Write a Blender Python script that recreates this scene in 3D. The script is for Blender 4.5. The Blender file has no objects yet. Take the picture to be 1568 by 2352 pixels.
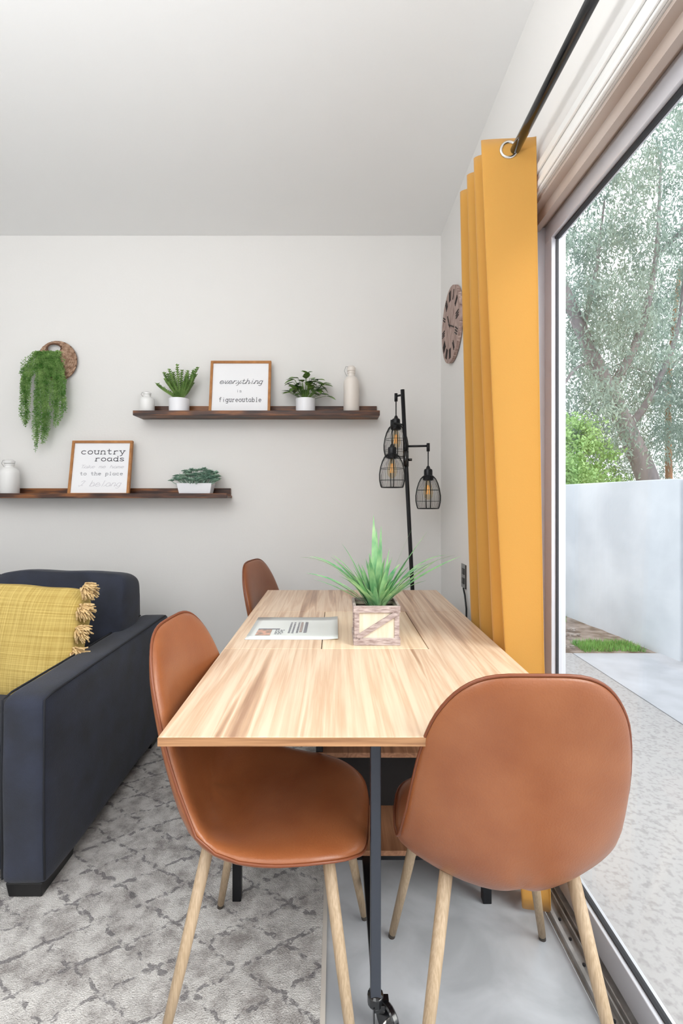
import bpy, bmesh, math, random
import numpy as np
from mathutils import Vector, Matrix, Quaternion
PI = math.pi
random.seed(7)
scn = bpy.context.scene
COL = scn.collection

# ------------------------------------------------------------------ helpers
def srgb(h):
    h = h.lstrip('#'); c = [int(h[i:i+2], 16)/255 for i in (0, 2, 4)]
    return tuple(((x/12.92) if x <= .04045 else ((x+.055)/1.055)**2.4) for x in c) + (1,)

def new_mat(name):
    m = bpy.data.materials.new(name); m.use_nodes = True
    nt = m.node_tree; b = nt.nodes['Principled BSDF']
    return m, nt, b

def mat(name, col, rough=.5, metal=0, col2=None, scale=(8, 8, 8), noise=4, detail=4, bump=0, bscale=None,
        lo=.35, hi=.65, coat=0, sheen=0, spec=None, bnoise=60, col3=None, distortion=0):
    m, nt, b = new_mat(name)
    c1 = srgb(col) if isinstance(col, str) else col
    b.inputs['Base Color'].default_value = c1
    b.inputs['Roughness'].default_value = rough
    b.inputs['Metallic'].default_value = metal
    if coat: b.inputs['Coat Weight'].default_value = coat; b.inputs['Coat Roughness'].default_value = .2
    if sheen: b.inputs['Sheen Weight'].default_value = sheen
    if spec is not None: b.inputs['Specular IOR Level'].default_value = spec
    tc = nt.nodes.new('ShaderNodeTexCoord')
    if col2:
        mp = nt.nodes.new('ShaderNodeMapping'); mp.inputs['Scale'].default_value = scale
        nt.links.new(tc.outputs['Object'], mp.inputs['Vector'])
        nz = nt.nodes.new('ShaderNodeTexNoise'); nz.inputs['Scale'].default_value = noise
        nz.inputs['Detail'].default_value = detail; nz.inputs['Distortion'].default_value = distortion
        nt.links.new(mp.outputs[0], nz.inputs['Vector'])
        rp = nt.nodes.new('ShaderNodeValToRGB')
        rp.color_ramp.elements[0].position = lo; rp.color_ramp.elements[0].color = c1
        rp.color_ramp.elements[1].position = hi; rp.color_ramp.elements[1].color = srgb(col2)
        if col3:
            e = rp.color_ramp.elements.new((lo+hi)/2); e.color = srgb(col3)
        nt.links.new(nz.outputs['Fac'], rp.inputs['Fac'])
        nt.links.new(rp.outputs['Color'], b.inputs['Base Color'])
    if bump:
        mp2 = nt.nodes.new('ShaderNodeMapping'); mp2.inputs['Scale'].default_value = bscale or (1, 1, 1)
        nt.links.new(tc.outputs['Object'], mp2.inputs['Vector'])
        n2 = nt.nodes.new('ShaderNodeTexNoise'); n2.inputs['Scale'].default_value = bnoise; n2.inputs['Detail'].default_value = 3
        nt.links.new(mp2.outputs[0], n2.inputs['Vector'])
        bp = nt.nodes.new('ShaderNodeBump'); bp.inputs['Strength'].default_value = bump; bp.inputs['Distance'].default_value = .004
        nt.links.new(n2.outputs['Fac'], bp.inputs['Height']); nt.links.new(bp.outputs[0], b.inputs['Normal'])
    return m

def thing(name, label, cat, loc=(0, 0, 0), rotz=0, group=None):
    o = bpy.data.objects.new(name, None); o.empty_display_size = .05
    COL.objects.link(o); o.location = loc; o.rotation_euler = (0, 0, rotz)
    o['label'] = label; o['category'] = cat
    if group: o['group'] = group
    return o
def tag(o, label, cat, group=None):
    o['label'] = label; o['category'] = cat
    if group: o['group'] = group
    return o
def obj(name, bm, m, parent=None, smooth=False, loc=None, subsurf=0, bevel=0, auto=None):
    me = bpy.data.meshes.new(name)
    if isinstance(bm, bmesh.types.BMesh):
        bmesh.ops.recalc_face_normals(bm, faces=bm.faces); bm.to_mesh(me); bm.free()
    else:
        me.from_pydata(bm[0], [], bm[1])
    me.materials.append(m)
    if smooth or auto: me.shade_smooth()
    o = bpy.data.objects.new(name, me); COL.objects.link(o)
    if parent: o.parent = parent
    if loc: o.location = loc
    if bevel:
        b = o.modifiers.new('bevel', 'BEVEL'); b.width = bevel; b.segments = 3; b.limit_method = 'ANGLE'; b.harden_normals = False
    if subsurf:
        s = o.modifiers.new('sub', 'SUBSURF'); s.levels = subsurf; s.render_levels = subsurf
    if auto:
        for e in me.edges: pass
        me.set_sharp_from_angle(angle=auto)
    return o
def struct(name, bm, m, parent=None, **k):
    o = obj(name, bm, m, parent, **k)
    if parent is None: o['kind'] = 'structure'
    return o
def B(): return bmesh.new()
def box(bm, x0, x1, y0, y1, z0, z1, M=None):
    v = [bm.verts.new(c) for c in ((x0,y0,z0),(x1,y0,z0),(x1,y1,z0),(x0,y1,z0),(x0,y0,z1),(x1,y0,z1),(x1,y1,z1),(x0,y1,z1))]
    for f in ((0,3,2,1),(4,5,6,7),(0,1,5,4),(1,2,6,5),(2,3,7,6),(3,0,4,7)): bm.faces.new([v[i] for i in f])
    if M is not None: bmesh.ops.transform(bm, matrix=M, verts=v)
    return bm
def bx(*a): return box(B(), *a)
def prism(bm, pts, z0, z1):
    lo = [bm.verts.new((p[0], p[1], z0)) for p in pts]; hi = [bm.verts.new((p[0], p[1], z1)) for p in pts]
    n = len(pts)
    bm.faces.new(lo[::-1]); bm.faces.new(hi)
    for i in range(n): bm.faces.new([lo[i], lo[(i+1) % n], hi[(i+1) % n], hi[i]])
    return bm
def lathe(bm, prof, n=24, cx=0, cy=0, cap=True):
    rings = []
    for r, z in prof:
        rings.append([bm.verts.new((cx+r*math.cos(2*PI*i/n), cy+r*math.sin(2*PI*i/n), z)) for i in range(n)])
    for a, b in zip(rings, rings[1:]):
        for i in range(n): bm.faces.new([a[i], a[(i+1) % n], b[(i+1) % n], b[i]])
    if cap: bm.faces.new(rings[0][::-1]); bm.faces.new(rings[-1])
    return bm
def tube(bm, pts, r, n=8, closed=False, cap=True):
    pts = [Vector(p) for p in pts]; N = len(pts)
    rr = r if isinstance(r, (list, tuple)) else [r]*N
    rings = []; up = None
    for i, p in enumerate(pts):
        if closed: t = (pts[(i+1) % N]-pts[i-1])
        else: t = pts[min(i+1, N-1)]-pts[max(i-1, 0)]
        if t.length < 1e-9: t = Vector((0, 0, 1))
        t.normalize()
        if up is None:
            up = Vector((0, 0, 1)) if abs(t.z) < .9 else Vector((1, 0, 0))
        a = up - t*up.dot(t)
        if a.length < 1e-5: a = t.orthogonal()
        a.normalize(); up = a; b = t.cross(a)
        rings.append([bm.verts.new(p + (a*math.cos(2*PI*k/n)+b*math.sin(2*PI*k/n))*rr[i]) for k in range(n)])
    for i in range(N-1 if not closed else N):
        A = rings[i]; Bq = rings[(i+1) % N]
        for k in range(n): bm.faces.new([A[k], A[(k+1) % n], Bq[(k+1) % n], Bq[k]])
    if cap and not closed:
        bm.faces.new(rings[0][::-1]); bm.faces.new(rings[-1])
    return bm
def torus(bm, c, R, r, axis='Z', n=32, m=8, rx=1):
    pts = []
    for i in range(n):
        a = 2*PI*i/n; p = (R*math.cos(a)*rx, R*math.sin(a), 0)
        if axis == 'X': p = (0, p[0], p[1])
        if axis == 'Y': p = (p[0], 0, p[1])
        pts.append((c[0]+p[0], c[1]+p[1], c[2]+p[2]))
    return tube(bm, pts, r, m, closed=True)
def catmull(pts, n):
    P = [np.array(p, float) for p in pts]; P = [2*P[0]-P[1]]+P+[2*P[-1]-P[-2]]
    out = []
    for i in range(1, len(P)-2):
        for k in range(n):
            t = k/n; a, b, c, d = P[i-1], P[i], P[i+1], P[i+2]
            out.append(.5*((2*b)+(-a+c)*t+(2*a-5*b+4*c-d)*t*t+(-a+3*b-3*c+d)*t**3))
    out.append(P[-2]); return out
def dup(root, loc, rotz, label):
    r = root.copy(); COL.objects.link(r); r.location = loc; r.rotation_euler = (0, 0, rotz); r['label'] = label
    for ch in list(root.children):
        c = ch.copy(); COL.objects.link(c); c.parent = r
        for g in ch.children:
            d = g.copy(); COL.objects.link(d); d.parent = c
    return r
def puff(sx, sy, sz, n=14, pinch=.55, r=.12, puffz=.0, seed=0, amp=.006):
    """soft cushion: x width, z height, y thickness"""
    bm = B(); rng = random.Random(seed); ph = [rng.uniform(0, 6) for _ in range(6)]
    bmesh.ops.create_cube(bm, size=2)
    bmesh.ops.subdivide_edges(bm, edges=bm.edges[:], cuts=n, use_grid_fill=True)
    for v in bm.verts:
        x, y, z = v.co
        # rounded outline (squircle)
        px = math.sin(x*PI/2)*.35+x*.65; pz = math.sin(z*PI/2)*.35+z*.65
        e = max(abs(x), abs(z))
        cx = 1-r*(abs(z)**6)*(abs(x)**2); cz = 1-r*(abs(x)**6)*(abs(z)**2)
        th = 1-(pinch)*(.5*(abs(x)**4)+.5*(abs(z)**4))
        edge = 1 if abs(y) < .999 else 1
        X = px*cx*sx/2; Z = pz*cz*sz/2
        yy = math.sin(y*PI/2)*th
        rim = 1-.06*(y*y)
        X *= rim; Z *= rim
        wob = amp*(math.sin(x*4+ph[0])*math.cos(z*3+ph[1])+.6*math.sin(x*9+z*7+ph[2]))
        v.co = (X+wob*.4, yy*sy/2+wob*(1 if y > 0 else -1)*.8, Z+wob*.5)
    return bm
def rotm(axis, a): return Matrix.Rotation(a, 4, axis)

# ------------------------------------------------------------------ materials
M = {}
M['wall'] = mat('wall_paint', '#e6e4e1', .75, bump=.08, bnoise=90)
M['ceil'] = mat('ceiling_paint', '#f1f1f0', .85, bump=.05, bnoise=120)
M['white'] = mat('white_trim', '#efefed', .35)
M['floor'] = mat('polished_concrete', '#a0a3a7', .34, col2='#babdc2', scale=(1, 1, 1), noise=5, detail=8, lo=.38, hi=.62, bump=.06, bnoise=25, distortion=.6)
M['patio'] = mat('patio_concrete', '#9b9796', .85, col2='#afabaa', scale=(1, 1, 1), noise=60, detail=12, lo=.34, hi=.52, bump=.5, bnoise=35)
M['patio2'] = mat('patio_slab', '#adadb1', .8, col2='#c3c3c8', scale=(1, 1, 1), noise=2.5, detail=8, lo=.35, hi=.6, bump=.25, bnoise=30)
M['stucco'] = mat('painted_block', '#b6bbc2', .85, col2='#c9cdd3', scale=(1, 1, 1), noise=1.6, detail=8, lo=.35, hi=.6, bump=.3, bnoise=22)
M['dirt'] = mat('dirt', '#6f5f52', .95, col2='#a3948a', scale=(1, 1, 1), noise=11, detail=9, lo=.35, hi=.65, bump=.8, bnoise=25)
M['alu'] = mat('aluminium', '#d6d6dc', .3, metal=.25)
M['alu_dark'] = mat('weathered_aluminium', '#b0aeac', .4, metal=.35, col2='#85817d', scale=(3, 3, 3), noise=6)
M['bronze'] = mat('door_head_frame', '#c2b6ae', .4, metal=0, col2='#b3a398', scale=(1, 1, 1), noise=3)
M['gasket'] = mat('rubber_gasket', '#26262a', .6)
M['black'] = mat('black_metal', '#141519', .38, metal=.3)
M['blackgl'] = mat('black_gloss', '#0c0d10', .16, coat=.6)
M['greymetal'] = mat('charcoal_steel', '#4a4e57', .36, metal=.4)
M['leather'] = mat('tan_leather', '#894e2c', .32, col2='#985d39', scale=(1, 1, 1), noise=9, detail=6, lo=.3, hi=.7, bump=.12, bnoise=260)
M['piping'] = mat('leather_piping', '#7b4226', .36)
M['legwood'] = mat('leg_woodgrain', '#b8a186', .5, col2='#a38c6f', scale=(120, 120, 3), noise=3, detail=5, lo=.35, hi=.65)
M['rubber'] = mat('rubber', '#3a332d', .6)
M['navy'] = mat('navy_fabric', '#22252e', .92, col2='#2b3040', scale=(1, 1, 1), noise=10, detail=6, lo=.3, hi=.7, bump=.3, bnoise=300, sheen=.08)
M['navyp'] = mat('navy_piping', '#1b1d24', .9)
M['footb'] = mat('black_foot', '#0d0d0f', .45)
M['tassel'] = mat('cream_tassel', '#dfc391', .95, col2='#c9a673', scale=(1, 1, 1), noise=90, bump=.5, bnoise=200)
M['walnut'] = mat('walnut_stain', '#2e1a13', .45, col2='#8a5428', scale=(2.2, 14, 22), noise=2.2, detail=6, lo=.38, hi=.62, col3='#54311f')
M['frame'] = mat('oak_frame', '#9c642f', .5, col2='#bd8145', scale=(6, 20, 6), noise=3, detail=5)
M['paper'] = mat('sign_paper', '#f1f1f3', .6)
M['ink'] = mat('ink', '#3a3a40', .7)
M['inkgrey'] = mat('grey_ink', '#8d8d93', .7)
M['inkpale'] = mat('pale_ink', '#cfcdd2', .7)
M['ceramic'] = mat('white_ceramic', '#ecebe9', .3, coat=.3)
M['ceramicw'] = mat('cream_ceramic', '#e8e0d8', .4, coat=.15)
M['potb'] = mat('white_pot', '#eeeef2', .35, coat=.2)
M['soil'] = mat('soil', '#2c211a', .95, col2='#4a382c', noise=40, scale=(1, 1, 1), bump=.8)
M['leaf'] = mat('fern_green', '#668f49', .5, col2='#a2c174', scale=(1, 1, 1), noise=25, lo=.3, hi=.7)
M['leafd'] = mat('deep_leaf', '#34542b', .42, col2='#7a9c48', scale=(1, 1, 1), noise=22, lo=.38, hi=.62)
M['leafb'] = mat('succulent', '#8bb0a0', .6, col2='#cbe2cf', scale=(1, 1, 1), noise=25, lo=.3, hi=.7)
M['leafh'] = mat('trailing_leaf', '#6ba34c', .5, col2='#c4e096', scale=(1, 1, 1), noise=28, lo=.3, hi=.75)
M['stem'] = mat('green_stem', '#5c7a3c', .6)
M['grass'] = mat('grass_blade', '#5aa070', .42, col2='#b4dca0', scale=(9, 9, 5), noise=3, lo=.3, hi=.7)
M['cratew'] = mat('greywashed_wood', '#8f7c78', .75, col2='#bfb0ac', scale=(8, 8, 40), noise=5, detail=6, bump=.3, bnoise=80)
M['cratep'] = mat('cream_board', '#ddd3c2', .7, col2='#d2c6b0', scale=(30, 8, 3), noise=3)
M['wicker'] = mat('wicker', '#8e6c54', .8, col2='#c4a48c', scale=(1, 1, 1), noise=60, detail=4, bump=.6, bnoise=120)
M['rattan'] = mat('dark_rattan', '#64432f', .7)
M['clockw'] = mat('greyed_plank', '#8a7068', .75, col2='#c4aca2', scale=(10, 40, 4), noise=4, detail=6, bump=.3)
M['clockd'] = mat('dark_numeral', '#2d2422', .7)
M['bark'] = mat('eucalyptus_bark', '#7b7477', .9, col2='#9a9192', scale=(2, 2, .5), noise=4, detail=6, bump=.5, bnoise=12)
M['barkr'] = mat('orange_bark', '#b9855a', .9, col2='#8f6e58', scale=(2, 2, .6), noise=3, detail=6)
M['euc'] = mat('eucalyptus_leaf', '#7f938c', .7, col2='#abb9aa', scale=(1, 1, 1), noise=2, lo=.3, hi=.7)
M['bushl'] = mat('bush_leaf', '#86b06a', .7, col2='#b9d596', scale=(1, 1, 1), noise=2.5, lo=.3, hi=.7)
M['lawn'] = mat('lawn', '#5f9a4a', .8, col2='#8cbf6a', noise=10, scale=(1, 1, 1))
M['stone'] = mat('gravel', '#b8ada6', .9, col2='#8a8079', noise=14, scale=(1, 1, 1))
M['chrome'] = mat('chrome', '#d8d6d2', .15, metal=1)
M['orange'] = mat('orange_paint', '#d98a3a', .6)

def wood_table(name, c1, c2, c3, rough=.32):
    m, nt, b = new_mat(name)
    tc = nt.nodes.new('ShaderNodeTexCoord')
    mp = nt.nodes.new('ShaderNodeMapping'); mp.inputs['Scale'].default_value = (1, .035, 1)
    nt.links.new(tc.outputs['Object'], mp.inputs['Vector'])
    n1 = nt.nodes.new('ShaderNodeTexNoise'); n1.inputs['Scale'].default_value = 24; n1.inputs['Detail'].default_value = 5; n1.inputs['Distortion'].default_value = .35
    nt.links.new(mp.outputs[0], n1.inputs['Vector'])
    r1 = nt.nodes.new('ShaderNodeValToRGB'); e = r1.color_ramp.elements
    e[0].position = .33; e[0].color = srgb(c3); e[1].position = .68; e[1].color = srgb(c1)
    for p, c in ((.42, c2), (.455, c1), (.475, c1), (.53, c2), (.60, c1)):
        q = e.new(p); q.color = srgb(c)
    nt.links.new(n1.outputs['Fac'], r1.inputs['Fac'])
    mp2 = nt.nodes.new('ShaderNodeMapping'); mp2.inputs['Scale'].default_value = (1, .03, 1)
    nt.links.new(tc.outputs['Object'], mp2.inputs['Vector'])
    n2 = nt.nodes.new('ShaderNodeTexNoise'); n2.inputs['Scale'].default_value = 130; n2.inputs['Detail'].default_value = 3
    nt.links.new(mp2.outputs[0], n2.inputs['Vector'])
    r2 = nt.nodes.new('ShaderNodeValToRGB'); r2.color_ramp.elements[0].position = .3; r2.color_ramp.elements[0].color = (.88, .84, .8, 1)
    r2.color_ramp.elements[1].position = .6; r2.color_ramp.elements[1].color = (1, 1, 1, 1)
    nt.links.new(n2.outputs['Fac'], r2.inputs['Fac'])
    mx = nt.nodes.new('ShaderNodeMix'); mx.data_type = 'RGBA'; mx.blend_type = 'MULTIPLY'; mx.inputs[0].default_value = 1
    nt.links.new(r1.outputs[0], mx.inputs[6]); nt.links.new(r2.outputs[0], mx.inputs[7])
    nt.links.new(mx.outputs[2], b.inputs['Base Color']); b.inputs['Roughness'].default_value = rough
    return m
M['table'] = wood_table('light_oak_laminate', '#e1c8ae', '#d1b092', '#a78369')
M['table2'] = wood_table('pale_oak_panel', '#ecd5b8', '#e2c7a6', '#cdac88')
M['shelfw'] = wood_table('brown_oak_shelf', '#a8795a', '#8f6347', '#6f4a35', .5)
M['edge'] = mat('oak_edge', '#b98b62', .45, col2='#8e6443', scale=(1.2, 30, 40), noise=4, detail=5)

def weave_mat():
    m, nt, b = new_mat('mustard_weave')
    tc = nt.nodes.new('ShaderNodeTexCoord')
    outs = []
    for sc in ((1.2, 1, 110), (110, 1, 1.2)):
        mp = nt.nodes.new('ShaderNodeMapping'); mp.inputs['Scale'].default_value = sc
        nt.links.new(tc.outputs['Object'], mp.inputs['Vector'])
        n = nt.nodes.new('ShaderNodeTexNoise'); n.inputs['Scale'].default_value = 2.2; n.inputs['Detail'].default_value = 3
        nt.links.new(mp.outputs[0], n.inputs['Vector']); outs.append(n)
    a = nt.nodes.new('ShaderNodeMath'); a.operation = 'ADD'
    nt.links.new(outs[0].outputs['Fac'], a.inputs[0]); nt.links.new(outs[1].outputs['Fac'], a.inputs[1])
    r = nt.nodes.new('ShaderNodeValToRGB'); e = r.color_ramp.elements
    mr = nt.nodes.new('ShaderNodeMath'); mr.operation = 'MULTIPLY'; mr.inputs[1].default_value = .5
    nt.links.new(a.outputs[0], mr.inputs[0])
    e[0].position = .38; e[0].color = srgb('#ab9048'); e[1].position = .62; e[1].color = srgb('#ceb56c')
    nt.links.new(mr.outputs[0], r.inputs['Fac']); nt.links.new(r.outputs[0], b.inputs['Base Color'])
    bp = nt.nodes.new('ShaderNodeBump'); bp.inputs['Strength'].default_value = .4; bp.inputs['Distance'].default_value = .003
    nt.links.new(a.outputs[0], bp.inputs['Height']); nt.links.new(bp.outputs[0], b.inputs['Normal'])
    b.inputs['Roughness'].default_value = .9
    return m
M['mustard'] = weave_mat()

def rug_mat():
    m, nt, b = new_mat('rug_trellis')
    tc = nt.nodes.new('ShaderNodeTexCoord')
    nw = nt.nodes.new('ShaderNodeTexNoise'); nw.inputs['Scale'].default_value = 38; nw.inputs['Detail'].default_value = 3
    nt.links.new(tc.outputs['Object'], nw.inputs['Vector'])
    ad = nt.nodes.new('ShaderNodeMix'); ad.data_type = 'RGBA'; ad.blend_type = 'LINEAR_LIGHT'; ad.inputs[0].default_value = .02
    nt.links.new(tc.outputs['Object'], ad.inputs[6]); nt.links.new(nw.outputs['Color'], ad.inputs[7])
    sep = nt.nodes.new('ShaderNodeSeparateXYZ'); nt.links.new(ad.outputs[2], sep.inputs[0])
    def math_(op, a, bb=None):
        n = nt.nodes.new('ShaderNodeMath'); n.operation = op
        for i, q in enumerate((a, bb)):
            if q is None: continue
            if isinstance(q, (int, float)): n.inputs[i].default_value = q
            else: nt.links.new(q, n.inputs[i])
        return n.outputs[0]
    xs = math_('MULTIPLY', sep.outputs[0], 1/.21); ys = math_('MULTIPLY', sep.outputs[1], 1/.128)
    lines = []
    for op in ('ADD', 'SUBTRACT'):
        s = math_(op, xs, ys); f = math_('FRACT', s); d = math_('ABSOLUTE', math_('SUBTRACT', f, .5))
        lines.append(math_('LESS_THAN', d, .05))
    line = math_('MAXIMUM', lines[0], lines[1])
    nb = nt.nodes.new('ShaderNodeTexNoise'); nb.inputs['Scale'].default_value = 48; nb.inputs['Detail'].default_value = 3
    nt.links.new(tc.outputs['Object'], nb.inputs['Vector'])
    brk = nt.nodes.new('ShaderNodeMapRange'); brk.inputs[1].default_value = .42; brk.inputs[2].default_value = .54
    nt.links.new(nb.outputs['Fac'], brk.inputs[0])
    fac = math_('MULTIPLY', line, brk.outputs[0])
    np_ = nt.nodes.new('ShaderNodeTexNoise'); np_.inputs['Scale'].default_value = 14; np_.inputs['Detail'].default_value = 8; np_.inputs['Roughness'].default_value = .75
    nt.links.new(tc.outputs['Object'], np_.inputs['Vector'])
    r = nt.nodes.new('ShaderNodeValToRGB'); e = r.color_ramp.elements
    e[0].position = .36; e[0].color = srgb('#8f8a87'); e[1].position = .58; e[1].color = srgb('#ccc9c6')
    nt.links.new(np_.outputs['Fac'], r.inputs['Fac'])
    mx = nt.nodes.new('ShaderNodeMix'); mx.data_type = 'RGBA'
    nt.links.new(math_('MULTIPLY', fac, .72), mx.inputs[0]); nt.links.new(r.outputs[0], mx.inputs[6]); mx.inputs[7].default_value = srgb('#625f62')
    nt.links.new(mx.outputs[2], b.inputs['Base Color']); b.inputs['Roughness'].default_value = 1
    nf = nt.nodes.new('ShaderNodeTexNoise'); nf.inputs['Scale'].default_value = 330; nt.links.new(tc.outputs['Object'], nf.inputs['Vector'])
    bp = nt.nodes.new('ShaderNodeBump'); bp.inputs['Strength'].default_value = .9; bp.inputs['Distance'].default_value = .006
    nt.links.new(nf.outputs['Fac'], bp.inputs['Height']); nt.links.new(bp.outputs[0], b.inputs['Normal'])
    return m
M['rug'] = rug_mat()

def glass_mat(name, tint=(1, 1, 1, 1), mixf=.06):
    m, nt, b = new_mat(name); nt.nodes.remove(b)
    out = nt.nodes['Material Output']
    t = nt.nodes.new('ShaderNodeBsdfTransparent'); t.inputs[0].default_value = tint
    g = nt.nodes.new('ShaderNodeBsdfGlossy'); g.inputs['Roughness'].default_value = .02
    lw = nt.nodes.new('ShaderNodeLayerWeight'); pw = nt.nodes.new('ShaderNodeMath'); pw.operation = 'POWER'; pw.inputs[1].default_value = 5
    nt.links.new(lw.outputs['Facing'], pw.inputs[0])
    fr = nt.nodes.new('ShaderNodeMath'); fr.operation = 'MULTIPLY_ADD'; fr.inputs[1].default_value = .5; fr.inputs[2].default_value = .02
    nt.links.new(pw.outputs[0], fr.inputs[0])
    mx = nt.nodes.new('ShaderNodeMixShader')
    nt.links.new(fr.outputs[0], mx.inputs[0]); nt.links.new(t.outputs[0], mx.inputs[1]); nt.links.new(g.outputs[0], mx.inputs[2])
    nt.links.new(mx.outputs[0], out.inputs[0]); return m
M['glass'] = glass_mat('door_glass', (.97, .985, .985, 1))
M['bulb'] = glass_mat('bulb_glass', (1, .93, .8, 1))
def curtain_mat():
    m, nt, b = new_mat('mustard_curtain'); out = nt.nodes['Material Output']
    b.inputs['Base Color'].default_value = srgb('#dbab54'); b.inputs['Roughness'].default_value = .85
    b.inputs['Sheen Weight'].default_value = .3
    tr = nt.nodes.new('ShaderNodeBsdfTranslucent'); tr.inputs[0].default_value = srgb('#f3c254')
    mx = nt.nodes.new('ShaderNodeMixShader'); mx.inputs[0].default_value = .4
    nt.links.new(b.outputs[0], mx.inputs[1]); nt.links.new(tr.outputs[0], mx.inputs[2]); nt.links.new(mx.outputs[0], out.inputs[0])
    tc = nt.nodes.new('ShaderNodeTexCoord'); n = nt.nodes.new('ShaderNodeTexNoise'); n.inputs['Scale'].default_value = 400
    nt.links.new(tc.outputs['Object'], n.inputs['Vector'])
    bp = nt.nodes.new('ShaderNodeBump'); bp.inputs['Strength'].default_value = .15; bp.inputs['Distance'].default_value = .002
    nt.links.new(n.outputs['Fac'], bp.inputs['Height']); nt.links.new(bp.outputs[0], b.inputs['Normal'])
    return m
M['curtain'] = curtain_mat()
fil = new_mat('bulb_filament'); M['fil'] = fil[0]
fil[2].inputs['Emission Color'].default_value = (1, .55, .15, 1); fil[2].inputs['Emission Strength'].default_value = .35
fil[2].inputs['Base Color'].default_value = (.8, .4, .1, 1)
def leaf_trans(m, f=.25):
    nt = m.node_tree; out = nt.nodes['Material Output']; b = nt.nodes['Principled BSDF']
    tr = nt.nodes.new('ShaderNodeBsdfTranslucent'); mx = nt.nodes.new('ShaderNodeMixShader'); mx.inputs[0].default_value = f
    src = b.inputs['Base Color'].links[0].from_socket
    nt.links.new(src, tr.inputs[0]); nt.links.new(b.outputs[0], mx.inputs[1]); nt.links.new(tr.outputs[0], mx.inputs[2]); nt.links.new(mx.outputs[0], out.inputs[0])
for k in ('euc', 'bushl', 'grass', 'leafh', 'leaf'): leaf_trans(M[k], .3)

# ------------------------------------------------------------------ room shell
XW, YB, ZC = .60, 2.71, 2.68          # right wall plane, back wall plane, ceiling height
XL, YF = -3.4, -2.6
struct('floor', bx(XL-.12, XW, YF-.12, YB+.12, -.12, 0), M['floor'])
struct('ceiling', bx(XL-.12, XW+.14, YF-.12, YB+.12, ZC, ZC+.12), M['ceil'])
struct('wall_back', bx(XL-.12, XW+.14, YB, YB+.12, 0, ZC), M['wall'])
struct('wall_left', bx(XL-.12, XL, YF, YB, 0, ZC), M['wall'])
OY0, OY1, OZ = -1.3, 1.55, 2.078
b = B()
box(b, XW, XW+.14, OY1, YB, 0, ZC); box(b, XW, XW+.14, YF, OY0, 0, ZC); box(b, XW, XW+.14, OY0, OY1, OZ, ZC)
struct('wall_right', b, M['wall'])
b = B()  # unseen wall behind the viewer, wide window added to let sky light in
box(b, XL, -2.6, YF-.12, YF, 0, ZC); box(b, -.2, XW+.14, YF-.12, YF, 0, ZC)
box(b, -2.6, -.2, YF-.12, YF, 0, .8); box(b, -2.6, -.2, YF-.12, YF, 2.2, ZC)
struct('wall_front', b, M['wall'])
b = B()
for a in ((-2.6, -.2, .8, .85), (-2.6, -.2, 2.15, 2.2), (-2.6, -2.55, .85, 2.15), (-.25, -.2, .85, 2.15), (-1.43, -1.38, .85, 2.15)):
    box(b, a[0], a[1], YF-.09, YF-.03, a[2], a[3])
struct('added_window_1', b, M['white'])  # frame of the added, unseen window
struct('baseboard_back', bx(XL, XW-.014, YB-.014, YB, 0, .085), M['white'], bevel=.003)
struct('baseboard_right', bx(XW-.014, XW, OY1+.09, YB, 0, .085), M['white'], bevel=.003)
# casing around the sliding door: stepped moulding
b = B()
for (x0, x1, z0, z1) in ((XW-.010, XW, OZ, OZ+.078), (XW-.018, XW-.010, OZ+.048, OZ+.072), (XW-.016, XW-.010, OZ+.006, OZ+.024)):
    box(b, x0, x1, OY0-.07, OY1+.07, z0, z1)
struct('trim_1', b, M['white'], bevel=.003)
b = B(); box(b, XW-.010, XW, OY1, OY1+.07, .0, OZ); box(b, XW-.016, XW-.010, OY1+.045, OY1+.065, 0, OZ)
struct('trim_2', b, M['white'], bevel=.003)

# sliding door
d = B()
box(d, XW+.005, XW+.03, OY0, OY1, OZ-.012, OZ-.002); box(d, XW+.03, XW+.135, OY0, OY1, OZ-.028, OZ-.002)
box(d, XW+.03, XW+.05, OY0, OY1, OZ-.045, OZ-.028); box(d, XW+.105, XW+.135, OY0, OY1, OZ-.045, OZ-.028)
door = struct('door_1', d, M['bronze'])
struct('jamb', bx(XW+.002, XW+.135, OY1-.03, OY1-.001, 0, OZ-.03), M['alu'], door, bevel=.002)
t = B()                                   # floor track: base plate with upright rails
box(t, XW+.0, XW+.15, OY0, OY1, .0005, .006)
for x, w, h in ((.004, .010, .022), (.036, .003, .024), (.052, .003, .020), (.118, .004, .030), (.144, .006, .02)):
    box(t, XW+x, XW+x+w, OY0, OY1, .006, h)
struct('track', t, M['alu_dark'], door)
sc = B()
for y in (.95, 1.0, 1.07, 1.13, 1.2, 1.27, 1.33):
    lathe(sc, [(.004, .006), (.004, .0095), (.002, .0105)], 8, XW+.026, y)
struct('track_screw', sc, M['gasket'], door)
def panel(x0, x1, y0, y1, nm):
    z0, z1 = .022, OZ-.03
    p = B(); s = .045
    box(p, x0, x1, y0, y1, z0, z0+.075); box(p, x0, x1, y0, y1, z1-.055, z1)
    box(p, x0, x1, y0, y0+s, z0+.075, z1-.055); box(p, x0, x1, y1-s, y1, z0+.075, z1-.055)
    fr = struct(nm, p, M['alu'], door, bevel=.002)
    g = B(); xm = (x0+x1)/2
    box(g, xm-.003, xm+.003, y0+s-.004, y1-s+.004, z0+.071, z1-.051); struct('pane', g, M['glass'], fr)
    k = B()
    for (a0, a1, c0, c1) in ((y0+s-.001, y1-s+.001, z0+.073, z0+.079), (y0+s-.001, y1-s+.001, z1-.061, z1-.054)):
        box(k, xm-.007, xm+.007, a0, a1, c0, c1)
    box(k, xm-.004, xm+.004, y1-s-.003, y1-s+.001, z0+.08, z1-.06)
    struct('gasket', k, M['gasket'], fr)
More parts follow.
